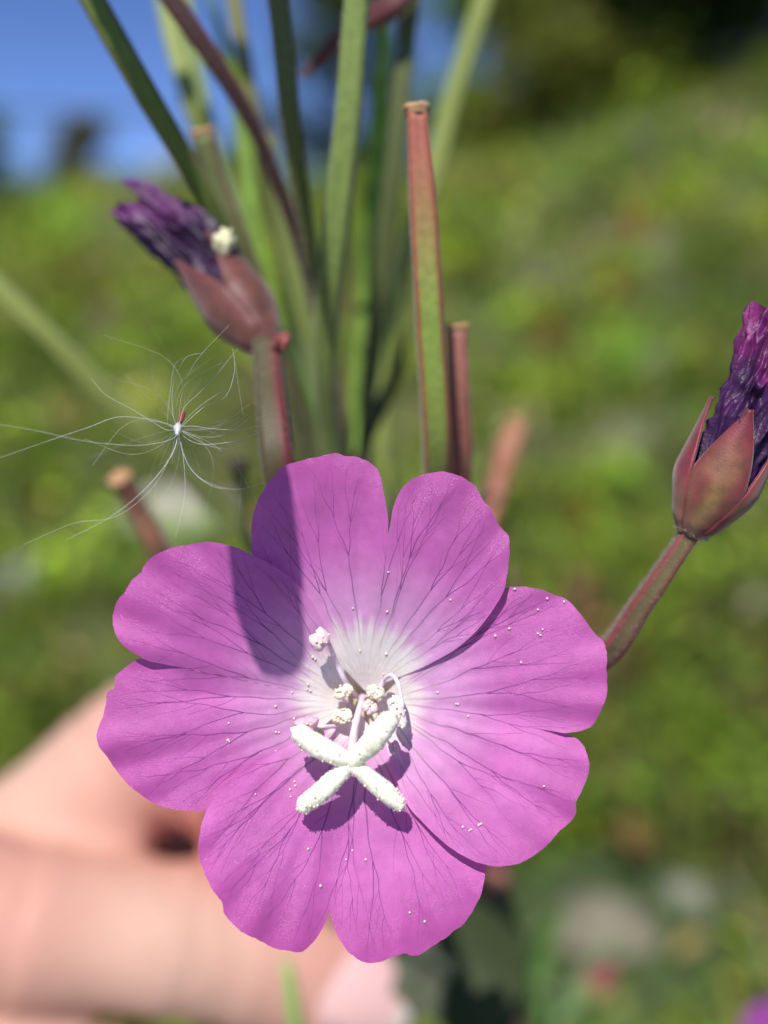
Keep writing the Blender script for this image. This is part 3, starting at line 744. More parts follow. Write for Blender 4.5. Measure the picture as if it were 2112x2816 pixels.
# wilted flower to the left
stalk('ovary_stalk', [(735, 948, 60.5, 84), (742, 1040, 59, 84), (755, 1180, 57, 96), (775, 1320, 57, 98), (830, 1500, 62, 84), (920, 1700, 74, 56), J+(38,)], shoot,
      colf=lambda a, t: mix(srgb(74, 66, 34), srgb(96, 32, 34), sst(-0.1, 0.5, -math.sin(a+0.1))*1.0), hairs=1700, hlen=0.26, hair_col=(0.42, 0.38, 0.34))
wilted_flower([(738, 952, 61.0), (665, 850, 62.5), (565, 720, 64), (450, 620, 65), (335, 560, 66)], shoot,
      'wilted dark purple flower with brownish red sepals and a cream stigma stub', 8, 0.54, PX(68, 63), srgb(106, 52, 48), srgb(104, 62, 50), hairs=1500, slots=(0.75, 2.3, 3.9, 5.5), flare=1.36, tipk=1.0,
      petal_cols=(srgb(52, 24, 60), srgb(112, 50, 112), srgb(28, 14, 36)))
# cream stigma stub poking out of the left wilted flower, and the curled bract at its base
mb = MB(); v2, f2 = ICO2
c = P(618, 664, 61.8)
mb.add([c+Vector((v.x*PX(34, 60), v.y*PX(30, 60), v.z*PX(38, 60)))*0.85*(1+0.7*mnoise.noise(v*1.9)) for v in v2], f2, (0.74, 0.72, 0.44)); mb.build('stigma_stub', M['stigma'], shoot)
mb = MB(); tube(mb, [P(748, 965, 59.5), P(765, 945, 59), P(782, 925, 58.6), P(785, 940, 58.2), P(778, 962, 58.2)], [PX(13, 59), PX(16, 59), PX(15, 59), PX(12, 59), PX(6, 59)], n=30, seg=14, col=srgb(132, 60, 50))
mb.build('bract', M['sepal'], shoot)

# nodding bud of the same shoot above the frame: it is what shades the left and top petals
def toward_sun(px, py, z, t): return Vector(PF(px, py, z))+SUN*t
tgt = [(705, 1230, 0.3), (716, 1400, 0.3), (722, 1560, 0.2), (722, 1700, 0.1), (712, 1775, 0.1)]
T0 = 0.036
mb = MB(); bp_ = [toward_sun(x, y, z, T0) for x, y, z in tgt]
hang = toward_sun(675, 1170, 0.3, T0+0.001)
tube(mb, [hang]+bp_, [0.0006, 0.0013, 0.00145, 0.00150, 0.00140, 0.0006], n=60, seg=20, prof=rib4, colf=ribcol(srgb(120, 60, 60), MAROON, 0.7))
ob = mb.build('flower_bud', M['sepal'], shoot); ob['label'] = 'nodding red bud that shades the petals'
mb = MB(); tube(mb, [hang, toward_sun(590, 1090, 0, T0+0.006), toward_sun(380, 1010, -1, T0+0.012), toward_sun(-100, 860, -3, T0+0.010), toward_sun(-600, 500, -6, 0.022), P(75, -320, 58)], [0.0005, 0.0005, 0.0005, 0.0006, 0.0007, 0.0008], n=50, seg=12, colf=ribcol(DGREEN, MAROON, 0.8)); mb.build('bud_stalk', M['stem'], shoot)

# upper leaves of the shoot, above the frame: they keep the stems in dappled shade
def over(px, py, D, t): return P(px, py, D)+SUN*t
for pts, wd in (([(880, -420), (850, -100), (850, 300), (890, 650), (900, 900)], 0.0019), ([(130, -260), (300, 60), (450, 360), (530, 560), (560, 690)], 0.0022)):
    wp = [over(x_, y_, 66, 0.048) for x_, y_ in pts]
    leaf_blade('leaf', wp, shoot, wd, srgb(92, 124, 48), curl=0.15, nrm=SUN, teeth=0.06)
    mb = MB(); tube(mb, [wp[0], wp[0]+Vector((0.002, 0.012, 0.004)), P(765, -60, 62)+Vector((0, 0.004, 0.016)), P(765, -60, 62)], [0.0006, 0.0008, 0.0009, 0.0010], n=40, seg=10, col=DGREEN); mb.build('leaf_stalk', M['stem'], shoot)
# a broad leaf below, in the flower's shade
leaf_blade('leaf', [P(1000, 2250, 116), P(1170, 2480, 114), P(1290, 2680, 110), P(1370, 2900, 106)], shoot, PX(260, 110), srgb(54, 66, 28), curl=0.18, teeth=0.05)

# second shoot behind
shoot2 = empty('willowherb_shoot')
tag(shoot2, 'blurred willowherb shoot of pale olive and tan pods standing behind the magenta flower', 'plant', 'willowherb shoots')
J2 = (1240, 1750, 106)
mb = MB(); foot2 = Vector((0.06, 0.34, gz(0.06, 0.34)-0.01))
tube(mb, [P(1200, 1450, 104), P(1240, 1750, 106), P(1330, 2200, 110), P(1372, 2480, 114), P(1400, 2800, 122), P(1430, 3900, 180), foot2], [PX(34, 104), PX(38, 106), PX(40, 110), PX(40, 114), PX(40, 122), 0.002, 0.0025], n=80, seg=16, prof=rib4, colf=ribcol(srgb(186, 122, 104), srgb(150, 80, 72), 0.6))
mb.build('main_stem', M['stem'], shoot2)
ol = ribcol(srgb(138, 150, 72), srgb(110, 112, 60), 0.5)
stalk('seed_pod', [(1440, -330, 92, 54), (1330, 0, 94, 58), (1238, 294, 96, 58), (1180, 510, 97, 56), (1110, 735, 98, 56), (1060, 940, 99, 52), (1060, 1300, 102, 44), (1200, 1560, 105, 36)], shoot2, colf=ol, hairs=600, cap=1.0)
stalk('seed_pod', [(-380, 420, 86, 48), (0, 795, 88, 54), (210, 1000, 91, 56), (420, 1222, 96, 54), (700, 1480, 106, 54), (1000, 1700, 106, 44), J2+(36,)], shoot2, colf=ol, hairs=700, cap=1.0)
stalk('seed_pod', [(412, -330, 88, 52), (462, 30, 88, 58), (520, 260, 88, 58), (575, 430, 90, 50), (700, 800, 94, 42), (930, 1300, 100, 36), (1200, 1640, 105, 32)], shoot2, colf=ol, hairs=400, cap=1.0)
stalk('seed_pod', [(1424, 1160, 112, 50), (1392, 1240, 112, 66), (1345, 1375, 112, 72), (1290, 1560, 105, 56), J2+(40,)], shoot2, colf=ribcol(srgb(176, 118, 92), srgb(160, 92, 72), 0.6), hairs=300, cap=1.0)
stalk('seed_pod', [(332, 1318, 76, 52), (385, 1410, 78, 58), (450, 1520, 80, 62), (600, 1650, 88, 54), (900, 1760, 100, 44), J2+(36,)], shoot2, colf=ribcol(srgb(150, 102, 78), srgb(120, 66, 54), 0.8), hairs=600, cap=1.1)
stalk('seed_pod', [(655, 1278, 80, 36), (668, 1380, 81, 34), (690, 1500, 83, 34), (820, 1700, 92, 34), (1100, 1790, 104, 32), J2+(30,)], shoot2, colf=ribcol(srgb(70, 84, 40), srgb(84, 74, 44), 0.6), hairs=300, cap=1.5)
stalk('seed_pod', [(610, -320, 84, 46), (645, 0, 84, 48), (700, 330, 86, 46), (760, 620, 90, 40), (900, 1100, 98, 26), (1180, 1600, 105, 24)], shoot2, colf=ribcol(srgb(120, 120, 62), srgb(110, 80, 60), 0.6), cap=1.0)
stalk('seed_pod', [(1408, 1560, 86, 16), (1416, 1640, 88, 16), (1400, 1760, 96, 18), (1300, 1880, 107, 22)], shoot2, colf=ribcol(srgb(120, 92, 84), srgb(110, 80, 70), 0.6))
stalk('seed_pod', [(788, 2640, 93, 22), (800, 2730, 93, 40), (818, 2850, 94, 44), (850, 3100, 100, 40), (1415, 3300, 143, 34)], shoot2, colf=ribcol(srgb(136, 168, 84), srgb(120, 140, 80), 0.5))

stalk('seed_pod', [(470, -320, 90, 40), (540, 200, 90, 46), (620, 520, 90, 50), (740, 800, 92, 50), (850, 1050, 95, 44), (960, 1300, 99, 36), (1200, 1600, 105, 30)], shoot2, colf=ribcol(srgb(128, 150, 84), srgb(140, 150, 100), 0.5), hairs=500, cap=1.0)
stalk('seed_pod', [(735, 380, 84, 36), (790, 640, 86, 44), (860, 960, 90, 44), (950, 1250, 97, 38), (1180, 1580, 104, 30)], shoot2, colf=ribcol(srgb(134, 150, 76), srgb(120, 130, 70), 0.5), hairs=500, cap=1.0)
# ------------------------------------------------------------------ willowherb seed with its silk
seed = empty('silky_seed')
tag(seed, 'small brown seed with long white silky hairs caught beside the wilted flower stalk', 'seed')
QD = 50.0
mb = MB(); tube(mb, [P(506, 1128, QD+0.5), P(503, 1137, QD+0.4), P(497, 1152, QD+0.2), P(491, 1168, QD)], [PX(3, 50), PX(7.5, 50), PX(8.5, 50), PX(5, 50)], n=24, seg=12, col=srgb(140, 72, 46), wob=0.2)
mb.build('seed_body', M['stem'], seed)
SILK = (0.75, 0.76, 0.73)
mb = MB(); rs = random.Random(31)
tube(mb, [P(491, 1166, QD), P(489, 1178, QD-0.2), P(487, 1196, QD-0.5)], [PX(6, 50), PX(11, 50), PX(4, 50)], n=14, seg=12, col=SILK, wob=0.4)
Q = (490, 1176)
main = [[(476, 1206), (392, 1224), (301, 1221), (211, 1209), (90, 1182), (-20, 1165)], [(458, 1182), (416, 1158), (362, 1125), (290, 1085), (250, 1040)],
        [(464, 1170), (461, 1146), (470, 1062), (482, 1001), (518, 980)], [(506, 1122), (542, 1086), (588, 1040), (633, 983), (656, 957)],
        [(524, 1140), (567, 1104), (621, 1071)], [(530, 1172), (585, 1179), (663, 1182), (712, 1170)], [(512, 1205), (560, 1222), (650, 1212), (712, 1190)],
        [(500, 1230), (508, 1303), (506, 1375), (482, 1478)], [(482, 1230), (446, 1291), (386, 1357), (301, 1423), (180, 1486)],
        [(503, 1247), (542, 1308), (603, 1338), (663, 1345), (720, 1328)], [(440, 1160), (331, 1146), (241, 1176), (151, 1206), (-10, 1262)],
        [(498, 1225), (525, 1290), (580, 1335), (650, 1350)], [(516, 1196), (590, 1230), (660, 1225), (705, 1180)], [(476, 1140), (476, 1060), (510, 985), (560, 970)],
        [(560, 1120), (620, 1090), (645, 1020), (640, 960), (668, 1140)], [(480, 1230), (420, 1340), (320, 1420), (200, 1440), (60, 1500)]]
for i, h in enumerate(main):
    z0 = rs.uniform(-2.5, 2.0)
    pts = [P(Q[0], Q[1]+rs.uniform(-4, 8), QD)]+[P(x, y, QD+z0*(k+1)/len(h)) for k, (x, y) in enumerate(h)]
    wd = 0.62 if i < 12 else 0.45
    tube(mb, pts, [PX(wd*q, 50) for q in np.linspace(1.2, 0.55, len(pts))], n=40, seg=5, col=SILK, cap=False)
for _ in range(32):
    a = rs.uniform(0, 2*math.pi); ln = rs.uniform(90, 330); c_ = rs.uniform(-1.3, 1.3); dz = rs.uniform(-7, 7)
    pts = [P(Q[0], Q[1]+rs.uniform(0, 10), QD)]
    for k in (0.3, 0.6, 1.0):
        aa = a+c_*k; pts.append(P(Q[0]+math.cos(aa)*ln*k, Q[1]+math.sin(aa)*ln*k, QD+dz*k))
    tube(mb, pts, PX(rs.uniform(0.16, 0.30), 50), n=26, seg=4, col=SILK, cap=False)
so = mb.build('silk_hairs', M['silk'], seed); so['kind'] = 'stuff'

# ------------------------------------------------------------------ the hand that holds the shoot
SK = srgb(205, 168, 148)
hand_parts = MB()
def limb(pts, rad, n=26, seg=20):
    w_ = [p if isinstance(p, Vector) else P(*p) for p in pts]
    path, R, fr = tube(hand_parts, w_, [r*0.001 for r in rad], n=n, seg=seg, cap=True)
    v, f = ICO2
    for c, r in ((path[0], R[0]), (path[-1], R[-1])): hand_parts.add([Vector(c)+q*float(r) for q in v], f)
wrist = CS(-135, -78, 104); elbow = CS(-330, -235, 0)
mcp = [P(-760, 2380, 116), P(-800, 2860, 116), P(-760, 3330, 118), P(-700, 3760, 122)]
limb([mcp[0], P(-400, 2440, 108), P(-20, 2540, 108), P(300, 2560, 110), P(580, 2592, 113), P(800, 2640, 115), P(985, 2705, 117)], [10.5, 9.2, 8.8, 8.1, 8.4, 8.3, 8.0], n=44)
limb([mcp[1], P(-400, 2960, 108), P(0, 3040, 106), P(420, 3090, 112), P(760, 3110, 120)], [10.5, 9.6, 9.4, 8.6, 7.2])
limb([mcp[2], P(-380, 3380, 108), P(0, 3440, 106), P(380, 3480, 114), P(660, 3480, 122)], [10, 9.2, 9.0, 8.2, 7.0])
limb([mcp[3], P(-420, 3800, 112), P(-80, 3850, 112), P(260, 3870, 118)], [9, 8.0, 7.6, 6.4])
limb([P(-1100, 3050, 112), P(-560, 2800, 120), P(-200, 2580, 122), P(150, 2305, 122), P(340, 2125, 122), P(450, 2050, 122), P(560, 2060, 122), P(660, 2155, 122), P(735, 2285, 122)], [15, 12, 11, 9.8, 9.3, 8.8, 8.4, 8.0, 7.0], n=54)
limb([P(-300, 2480, 126), P(200, 2400, 133), P(520, 2370, 138), P(700, 2420, 140)], [9, 9, 8.5, 7.5])
for m_, r_ in zip(mcp, (11, 11, 10.5, 9.5)): limb([wrist, (Vector(wrist)+m_)/2, m_], [19, 14, r_])
limb([wrist, P(-1100, 3050, 112), mcp[1]], [18, 15, 11])
limb([wrist, (Vector(wrist)*2+elbow)/3, elbow], [23, 31, 40], n=30)
limb([CS(-126, -75, 107), wrist], [22, 23])
tmp = hand_parts.build('hand_tmp', M['skin'])
rm = tmp.modifiers.new('r', 'REMESH'); rm.mode = 'VOXEL'; rm.voxel_size = 0.0011
sm = tmp.modifiers.new('s', 'SMOOTH'); sm.factor = 0.5; sm.iterations = 14
dg = bpy.context.evaluated_depsgraph_get()
hm = bpy.data.meshes.new_from_object(tmp.evaluated_get(dg)); hm.name = 'hand'
bpy.data.objects.remove(tmp)
nvh = len(hm.vertices); co = np.empty(nvh*3, np.float32); hm.vertices.foreach_get('co', co); co = co.reshape(-1, 3)
nor = np.empty(nvh*3, np.float32); hm.vertices.foreach_get('normal', nor); nor = nor.reshape(-1, 3)
# skin creases across the knuckles, and redder finger pads
def near(p, rad): return np.exp(-(np.linalg.norm(co-np.array(p), axis=1)/rad)**2)
disp = np.zeros(nvh)
fx = np.array((P(580, 2610, 112)-P(-20, 2530, 106)).normalized())
for kc, rad in ((P(570, 2610, 112), 0.012), (P(-20, 2530, 106), 0.014)):
    dloc = (co-np.array(kc))@fx
    for off in (-0.0026, -0.0009, 0.0008, 0.0024):
        disp -= 0.0007*np.exp(-((dloc-off)/0.0006)**2)*near(kc, rad)
tx = np.array((P(470, 2010, 123)-P(133, 2290, 122)).normalized()); kc = P(430, 2040, 122)
dloc = (co-np.array(kc))@tx
for off in (-0.0045, -0.0015, 0.0015, 0.0045): disp -= 0.0009*np.exp(-((dloc-off)/0.0007)**2)*near(kc, 0.014)
disp += 0.0011*near(P(430, 1960, 118), 0.009)+0.0012*near(P(-20, 2480, 102), 0.010)+0.0008*near(P(575, 2520, 108), 0.009)-0.0012*near(P(300, 2500, 104), 0.010)-0.0008*near(P(230, 2150, 116), 0.009)
co2 = co+nor*disp[:, None]
hm.vertices.foreach_set('co', co2.astype(np.float32).ravel())
red = np.clip(near(P(700, 2250, 122), 0.012)+near(P(905, 2675, 116), 0.010)*0.7+0.5*near(P(450, 2010, 122), 0.010)+0.5*near(P(-20, 2530, 106), 0.012), 0, 1)
cA = np.ones((nvh, 4), np.float32); cA[:, :3] = np.array(SK)*(1-red[:, None])+np.array(srgb(206, 122, 108))*red[:, None]
at = hm.color_attributes.get('Col') or hm.color_attributes.new('Col', 'FLOAT_COLOR', 'POINT')
hm.color_attributes.remove(at); at = hm.color_attributes.new('Col', 'FLOAT_COLOR', 'POINT')
at.data.foreach_set('color', cA.ravel())
hm.polygons.foreach_set('use_smooth', [True]*len(hm.polygons)); hm.update()
if not hm.materials: hm.materials.append(M['skin'])
hand = bpy.data.objects.new('hand', hm); COL.objects.link(hand)
tag(hand, 'bare hand with thumb over index finger, holding the shoot behind the flower', 'hand')
# nail of the index finger, facing the camera
mb = MB(); V, F_, C = [], [], []
ax_ = (P(985, 2715, 117)-P(800, 2660, 115)).normalized(); nrm_ = (Vector(TOCAM)+Vector(UPV)*0.25); nrm_ = (nrm_-ax_*nrm_.dot(ax_)).normalized(); sd_ = ax_.cross(nrm_)
nc = P(900, 2675, 116.4)
for i in range(22):
    t = i/21
    for j in range(15):
        u = -1+2*j/14; hw = 0.0064*(1-0.18*(2*t-1)**2*(1 if t < 0.5 else 0.3)); an = u*1.05
        V.append(nc+ax_*(-0.0045+0.0128*t-0.0018*u*u*(1 if t > 0.5 else -1)*abs(2*t-1))+sd_*math.sin(an)*hw+nrm_*(0.0037+math.cos(an)*hw*0.82-0.0012*t*t))
        C.append(mix(srgb(238, 184, 178), srgb(228, 214, 196), sst(0.80, 0.88, t-0.06*u*u)))
for i in range(21):
    for j in range(14): F_.append((i*15+j, i*15+j+1, (i+1)*15+j+1, (i+1)*15+j))
mb.add(V, F_, C); no = mb.build('nail', M['nail'], hand)
md = no.modifiers.new('t', 'SOLIDIFY'); md.thickness = 0.0005

# ------------------------------------------------------------------ small shoot lower right: a bud, and a flower at the corner
bs = empty('budding_shoot'); tag(bs, 'low willowherb sprig with one small red bud and narrow green leaves', 'plant', 'willowherb shoots')
def bstalk(name, pts, col, parent, **k): return stalk(name, pts, parent, colf=col, **k)
f3 = Vector((0.075, 0.33, gz(0.075, 0.33)-0.01))
mb = MB(); tube(mb, [P(1612, 2738, 168), P(1540, 2800, 170), P(1470, 2900, 174), P(1420, 3300, 200), f3], [PX(12, 168), PX(14, 170), PX(16, 174), 0.0015, 0.002], n=50, seg=12, col=srgb(96, 128, 70)); mb.build('main_stem', M['stem'], bs)
stalk('flower_bud', [(1604, 2745, 168, 44), (1622, 2725, 168, 78), (1645, 2698, 168, 84), (1672, 2666, 168, 44), (1690, 2645, 168, 14)], bs, colf=lambda a, t: mix(srgb(126, 134, 72), srgb(124, 54, 60), sst(0.2, 0.6, t)), hairs=300)
leaf_blade('leaf', [P(1540, 2800, 170), P(1600, 2690, 172), P(1660, 2630, 174), P(1725, 2585, 176)], bs, PX(22, 170), srgb(92, 120, 74), nrm=Vector((0, -0.4, 1)))
leaf_blade('leaf', [P(1500, 2850, 172), P(1380, 2770, 160), P(1300, 2740, 152)], bs, PX(34, 165), srgb(120, 150, 84), nrm=Vector((0, -0.4, 1)))
leaf_blade('leaf', [P(1480, 2900, 174), P(1470, 2700, 178), P(1500, 2580, 184), P(1545, 2490, 190)], bs, PX(40, 180), srgb(88, 120, 52), nrm=Vector((0.2, -0.8, 0.6)))
leaf_blade('leaf', [P(1480, 2900, 174), P(1640, 2850, 170), P(1780, 2790, 168)], bs, PX(34, 170), srgb(90, 120, 60), nrm=Vector((0, -0.3, 1)))

bf = empty('willowherb_flower'); tag(bf, 'small magenta flower low in the grass beside the dry pale blade', 'flower')
ctr = P(2195, 2880, 150)
for k in range(4):
    mb = MB(); a0 = k*math.pi/2+0.5; V, F_, C = [], [], []
    for i in range(17):
        u = -1+2*i/16
        for j in range(12):
            r = (j/11)*0.0105*(1-0.18*math.exp(-(u/0.16)**2))*(1-0.16*abs(u)**4); a = a0+u*0.9
            V.append(ctr+(Vector(RGT)*math.cos(a)+Vector(UPV)*math.sin(a))*r+Vector(TOCAM)*(0.2*r+0.0006*u))
            C.append(mix((0.7, 0.6, 0.65), (0.45, 0.08, 0.42), sst(0.1, 0.4, j/11)))
    for i in range(16):
        for j in range(11): F_.append((i*12+j, i*12+j+1, (i+1)*12+j+1, (i+1)*12+j))
    mb.add(V, F_, C); mb.build('petal', M['petal'], bf)
mb = MB(); tube(mb, [ctr, ctr+Vector((0.004, 0.02, -0.02)), Vector((0.09, 0.30, gz(0.09, 0.30)-0.01))], [0.001, 0.0012, 0.002], n=30, seg=10, col=DGREEN); mb.build('main_stem', M['stem'], bf)

# ------------------------------------------------------------------ meadow cover on the hillside
def leaves(pos, az, tilt, ln, wd, col, fold=0.35):
    """diamond leaf, two folded halves: 5 verts, 4 tris"""
    n = len(pos)
    d = np.stack([np.cos(az)*np.cos(tilt), np.sin(az)*np.cos(tilt), np.sin(tilt)], 1)
    s = np.stack([-np.sin(az), np.cos(az), np.zeros(n)], 1); u = np.cross(d, s)
    V = np.empty((n, 5, 3)); mid = pos+d*(ln*0.5)[:, None]
    V[:, 0] = pos; V[:, 1] = mid+s*wd[:, None]+u*(wd*fold)[:, None]; V[:, 2] = mid; V[:, 3] = mid-s*wd[:, None]+u*(wd*fold)[:, None]; V[:, 4] = pos+d*ln[:, None]-u*(ln*0.12)[:, None]
    F_ = np.array([[0, 2, 1], [0, 3, 2], [1, 2, 4], [2, 3, 4]])
    F_ = (F_[None]+np.arange(n)[:, None, None]*5).reshape(-1, 3)
    return V.reshape(-1, 3), F_, np.repeat(col, 5, 0)
PAL = np.array([srgb(132, 158, 48), srgb(110, 146, 42), srgb(88, 122, 38), srgb(134, 144, 58), srgb(106, 112, 56), srgb(72, 98, 38), srgb(128, 160, 62), srgb(132, 118, 76), srgb(136, 96, 70), srgb(160, 146, 108)])
PW = np.array([0.17, 0.17, 0.12, 0.13, 0.12, 0.09, 0.06, 0.07, 0.035, 0.035]); PW /= PW.sum()
def sample_ground(n, dmin, dmax, spread):
    d = np.exp(nrng.uniform(math.log(dmin), math.log(dmax), n)); x = d*nrng.uniform(-spread, spread, n)
    return x, d
bare = [ground_hit(1640, 2520), ground_hit(1720, 2640), ground_hit(500, 1410), ground_hit(90, 1600), ground_hit(1500, 2780)]
bare_r = [0.10, 0.10, 0.08, 0.04, 0.08]
VV, FF, CC, off = [], [], [], 0
def push(v, f, c):
    global off
    VV.append(v); FF.append(f+off); CC.append(c); off += len(v)
ncl = 4200
cx_, cy_ = sample_ground(ncl, 0.33, 11.0, 0.85)
keep = np.ones(ncl, bool)
for bpnt, br in zip(bare, bare_r): keep &= np.hypot(cx_-bpnt.x, cy_-bpnt.y) > br
cx_, cy_ = cx_[keep], cy_[keep]; ncl = len(cx_)
patch = np.array([mnoise.noise(Vector((x*1.3/(0.5+0.3*y), y*1.5/(0.5+0.3*y), 4.0))) for x, y in zip(cx_, cy_)])
for i in range(ncl):
    d = cy_[i]; n = nrng.integers(16, 34)
    sc = 0.013+0.017*d**0.85
    size = nrng.uniform(0.45, 1.3)*sc
    c = PAL[nrng.choice(len(PAL), p=PW)]*np.array([1.22, 1.12, 1.0])*(1+0.8*patch[i])*math.exp(nrng.normal(-0.06, 0.6))
    hgt = nrng.uniform(0.2, 2.6)*size
    p = np.stack([cx_[i]+nrng.normal(0, size*0.85, n), cy_[i]+nrng.normal(0, size*0.85, n), np.zeros(n)], 1)
    p[:, 2] = ground_z(p[:, 0], p[:, 1])+nrng.uniform(0, 1, n)*hgt
    az = nrng.uniform(0, 6.283, n); ti = nrng.uniform(-0.5, 0.9, n)
    v, f, cc = leaves(p, az, ti, nrng.uniform(0.5, 1.2, n)*size, nrng.uniform(0.13, 0.32, n)*size, c[None]*nrng.uniform(0.75, 1.25, (n, 1)))
    push(v, f, cc)
tag(np_object('meadow_herbs', np.vstack(VV), np.vstack(FF), np.clip(np.vstack(CC), 0, 1), M['meadow']), 'low green meadow herbs covering the hillside behind the flower', 'herbs', kind='stuff')
VV, FF, CC, off = [], [], [], 0
ng = 15000
x, y = sample_ground(ng, 0.4, 11.0, 0.85)
gmask = np.ones(ng, bool)
for bpnt, br in zip(bare, bare_r): gmask &= np.hypot(x-bpnt.x, y-bpnt.y) > br*0.8
x, y = x[gmask], y[gmask]; ng = len(x)
h = nrng.uniform(0.03, 0.13, ng)*(0.5+0.25*y); wd = 0.0012*(0.8+1.1*y); az = nrng.uniform(0, 6.28, ng); ben = nrng.uniform(0.1, 0.9, ng)
base = np.stack([x, y, ground_z(x, y)], 1); s = np.stack([np.cos(az), np.sin(az), np.zeros(ng)], 1); dr = np.stack([-np.sin(az), np.cos(az), np.zeros(ng)], 1)
V = np.empty((ng, 5, 3)); up = np.array([0, 0, 1.0])
V[:, 0] = base-s*wd[:, None]; V[:, 1] = base+s*wd[:, None]
m_ = base+up*(h*0.6)[:, None]+dr*(h*ben*0.25)[:, None]; V[:, 2] = m_-s*(wd*0.7)[:, None]; V[:, 3] = m_+s*(wd*0.7)[:, None]; V[:, 4] = base+up*h[:, None]+dr*(h*ben*0.8)[:, None]
Fg = np.array([[0, 1, 3], [0, 3, 2], [2, 3, 4]]); Fg = (Fg[None]+np.arange(ng)[:, None, None]*5).reshape(-1, 3)
gcol = np.array([srgb(112, 130, 54), srgb(90, 116, 44), srgb(150, 140, 92), srgb(124, 134, 66)])[nrng.integers(0, 4, ng)]*nrng.uniform(0.7, 1.2, (ng, 1))
tag(np_object('meadow_grass', V.reshape(-1, 3), Fg, np.repeat(gcol, 5, 0), M['meadow']), 'thin grass blades standing among the meadow herbs', 'grass', kind='stuff')

# blurred flower heads in the meadow
def flower_head(px, py, dist, size_px, col, label, stemc=srgb(90, 110, 50)):
    d = dist*1000; c = P(px, py, d); r = PX(size_px*0.5, d); rs = random.Random(int(px*7+py))
    o = empty('meadow_flower'); tag(o, label, 'flower', 'meadow flower heads')
    mb = MB(); v, f = ICO1
    for _ in range(26):
        q = Vector((rs.gauss(0, 1), rs.gauss(0, 1), rs.gauss(0.2, 1))).normalized(); s_ = q.cross(Vector((0.3, 0.2, 1))).normalized()
        p0 = c+q*r*0.35; p1 = c+q*r; wv = s_*r*0.28
        mb.add([p0, (p0+p1)/2+wv, p1, (p0+p1)/2-wv], [(0, 1, 2, 3)], tuple(x_*rs.uniform(0.8, 1.2) for x_ in col))
    mb.add([c+q*r*0.45 for q in v], f, tuple(x_*0.8 for x_ in col))
    mb.build('bloom', M['bloom'], o, smooth=False)
    mb = MB(); g = Vector((c.x+rs.uniform(-.02, .02), c.y+0.02, 0)); g.z = gz(g.x, g.y)-0.005
    tube(mb, [c, (c+g)/2+Vector((rs.uniform(-.006, .006), 0.004, 0)), g], [r*0.1, r*0.11, r*0.13], n=14, seg=7, col=stemc); mb.build('stalk', M['bloom'], o)
def at_ground(px, py, back=0.9):
    p = ground_hit(px, py); return max(0.25, (p-CAM).dot(FWD)*back)
for px, py, sz, col, lab in [
    (1462, 768, 84, srgb(196, 148, 168), 'pale pink meadow flower head beyond the tall red-ribbed pod'),
    (1742, 628, 92, srgb(190, 96, 44), 'rust orange meadow flower head high on the green slope'),
    (285, 868, 84, srgb(206, 178, 150), 'pale beige meadow flower head beyond the wilted flower with the cream stub'),
    (155, 800, 80, srgb(170, 112, 60), 'orange brown meadow flower head beyond the leaning olive pod'),
    (1505, 925, 120, srgb(190, 122, 92), 'dull orange seed head low in the meadow, above the tan pod'),
    (1595, 1430, 100, srgb(134, 62, 44), 'dark red brown seed head deep in the grass'),
    (1740, 2310, 130, srgb(158, 120, 74), 'ochre yellow dry flower head beside the stones'),
    (1690, 780, 90, srgb(176, 138, 66), 'ochre meadow flower head beside the pale pink one'),
    (1010, 860, 80, srgb(180, 110, 66), 'orange flower head glimpsed between the pods'),
    (1600, 1640, 150, srgb(170, 128, 96), 'dry tan seed head near the stalk of the flower with tan sepals'),
    (2075, 1650, 90, srgb(206, 198, 168), 'pale cream flower head at the meadow foot, by the purple wilted flower'),
    (1800, 1000, 120, srgb(186, 190, 150), 'pale grey green seed head beyond the wilted flower with tan sepals')]:
    flower_head(px, py, at_ground(px, py), sz, col, lab)

# stones on the bare patches
def stone(px, py, w_px, label, col):
    p = ground_hit(px, py); D = (p-CAM).dot(FWD)*1000; r = PX(w_px*0.5, D); rs = random.Random(int(px))
    v, f = ICO3; V = []
    for q in v:
        k = 1+0.28*mnoise.noise(q*1.3+Vector((px, 0, 0)))+0.10*mnoise.noise(q*3.1+Vector((0, py, 0)))
        V.append(p+Vector((q.x*r*k, q.y*r*0.8*k, q.z*r*0.55*k)))
    mb = MB(); mb.add(V, f, col); tag(mb.build('stone', M['stone']), label, 'stone', 'stones on the slope')
stone(500, 1440, 330, 'large pale grey stone behind the floating silky seed', srgb(188, 182, 168))
stone(60, 1600, 210, 'small grey stone beside the tan-tipped pod', srgb(158, 160, 156))
stone(1640, 2570, 330, 'broad dusty beige stone beside the red bud', srgb(122, 118, 98))
stone(1900, 2470, 190, 'greyish stone beside the broad beige stone', srgb(126, 126, 114))
stone(1700, 2150, 150, 'small pale stone near the ochre flower head', srgb(176, 176, 158))
stone(60, 1830, 150, 'small pale grey stone above the thumb', srgb(166, 168, 164))
# long pale dry blade at the right
dr = empty('dry_grass_blade'); tag(dr, 'single pale dry grass blade standing by the low magenta flower', 'grass blade')
g0 = ground_hit(2110, 2700)
leaf_blade('blade', [g0, P(2085, 2560, 300), P(2050, 2470, 290), P(2010, 2400, 285)], dr, PX(26, 300), srgb(196, 196, 184), curl=0.3)

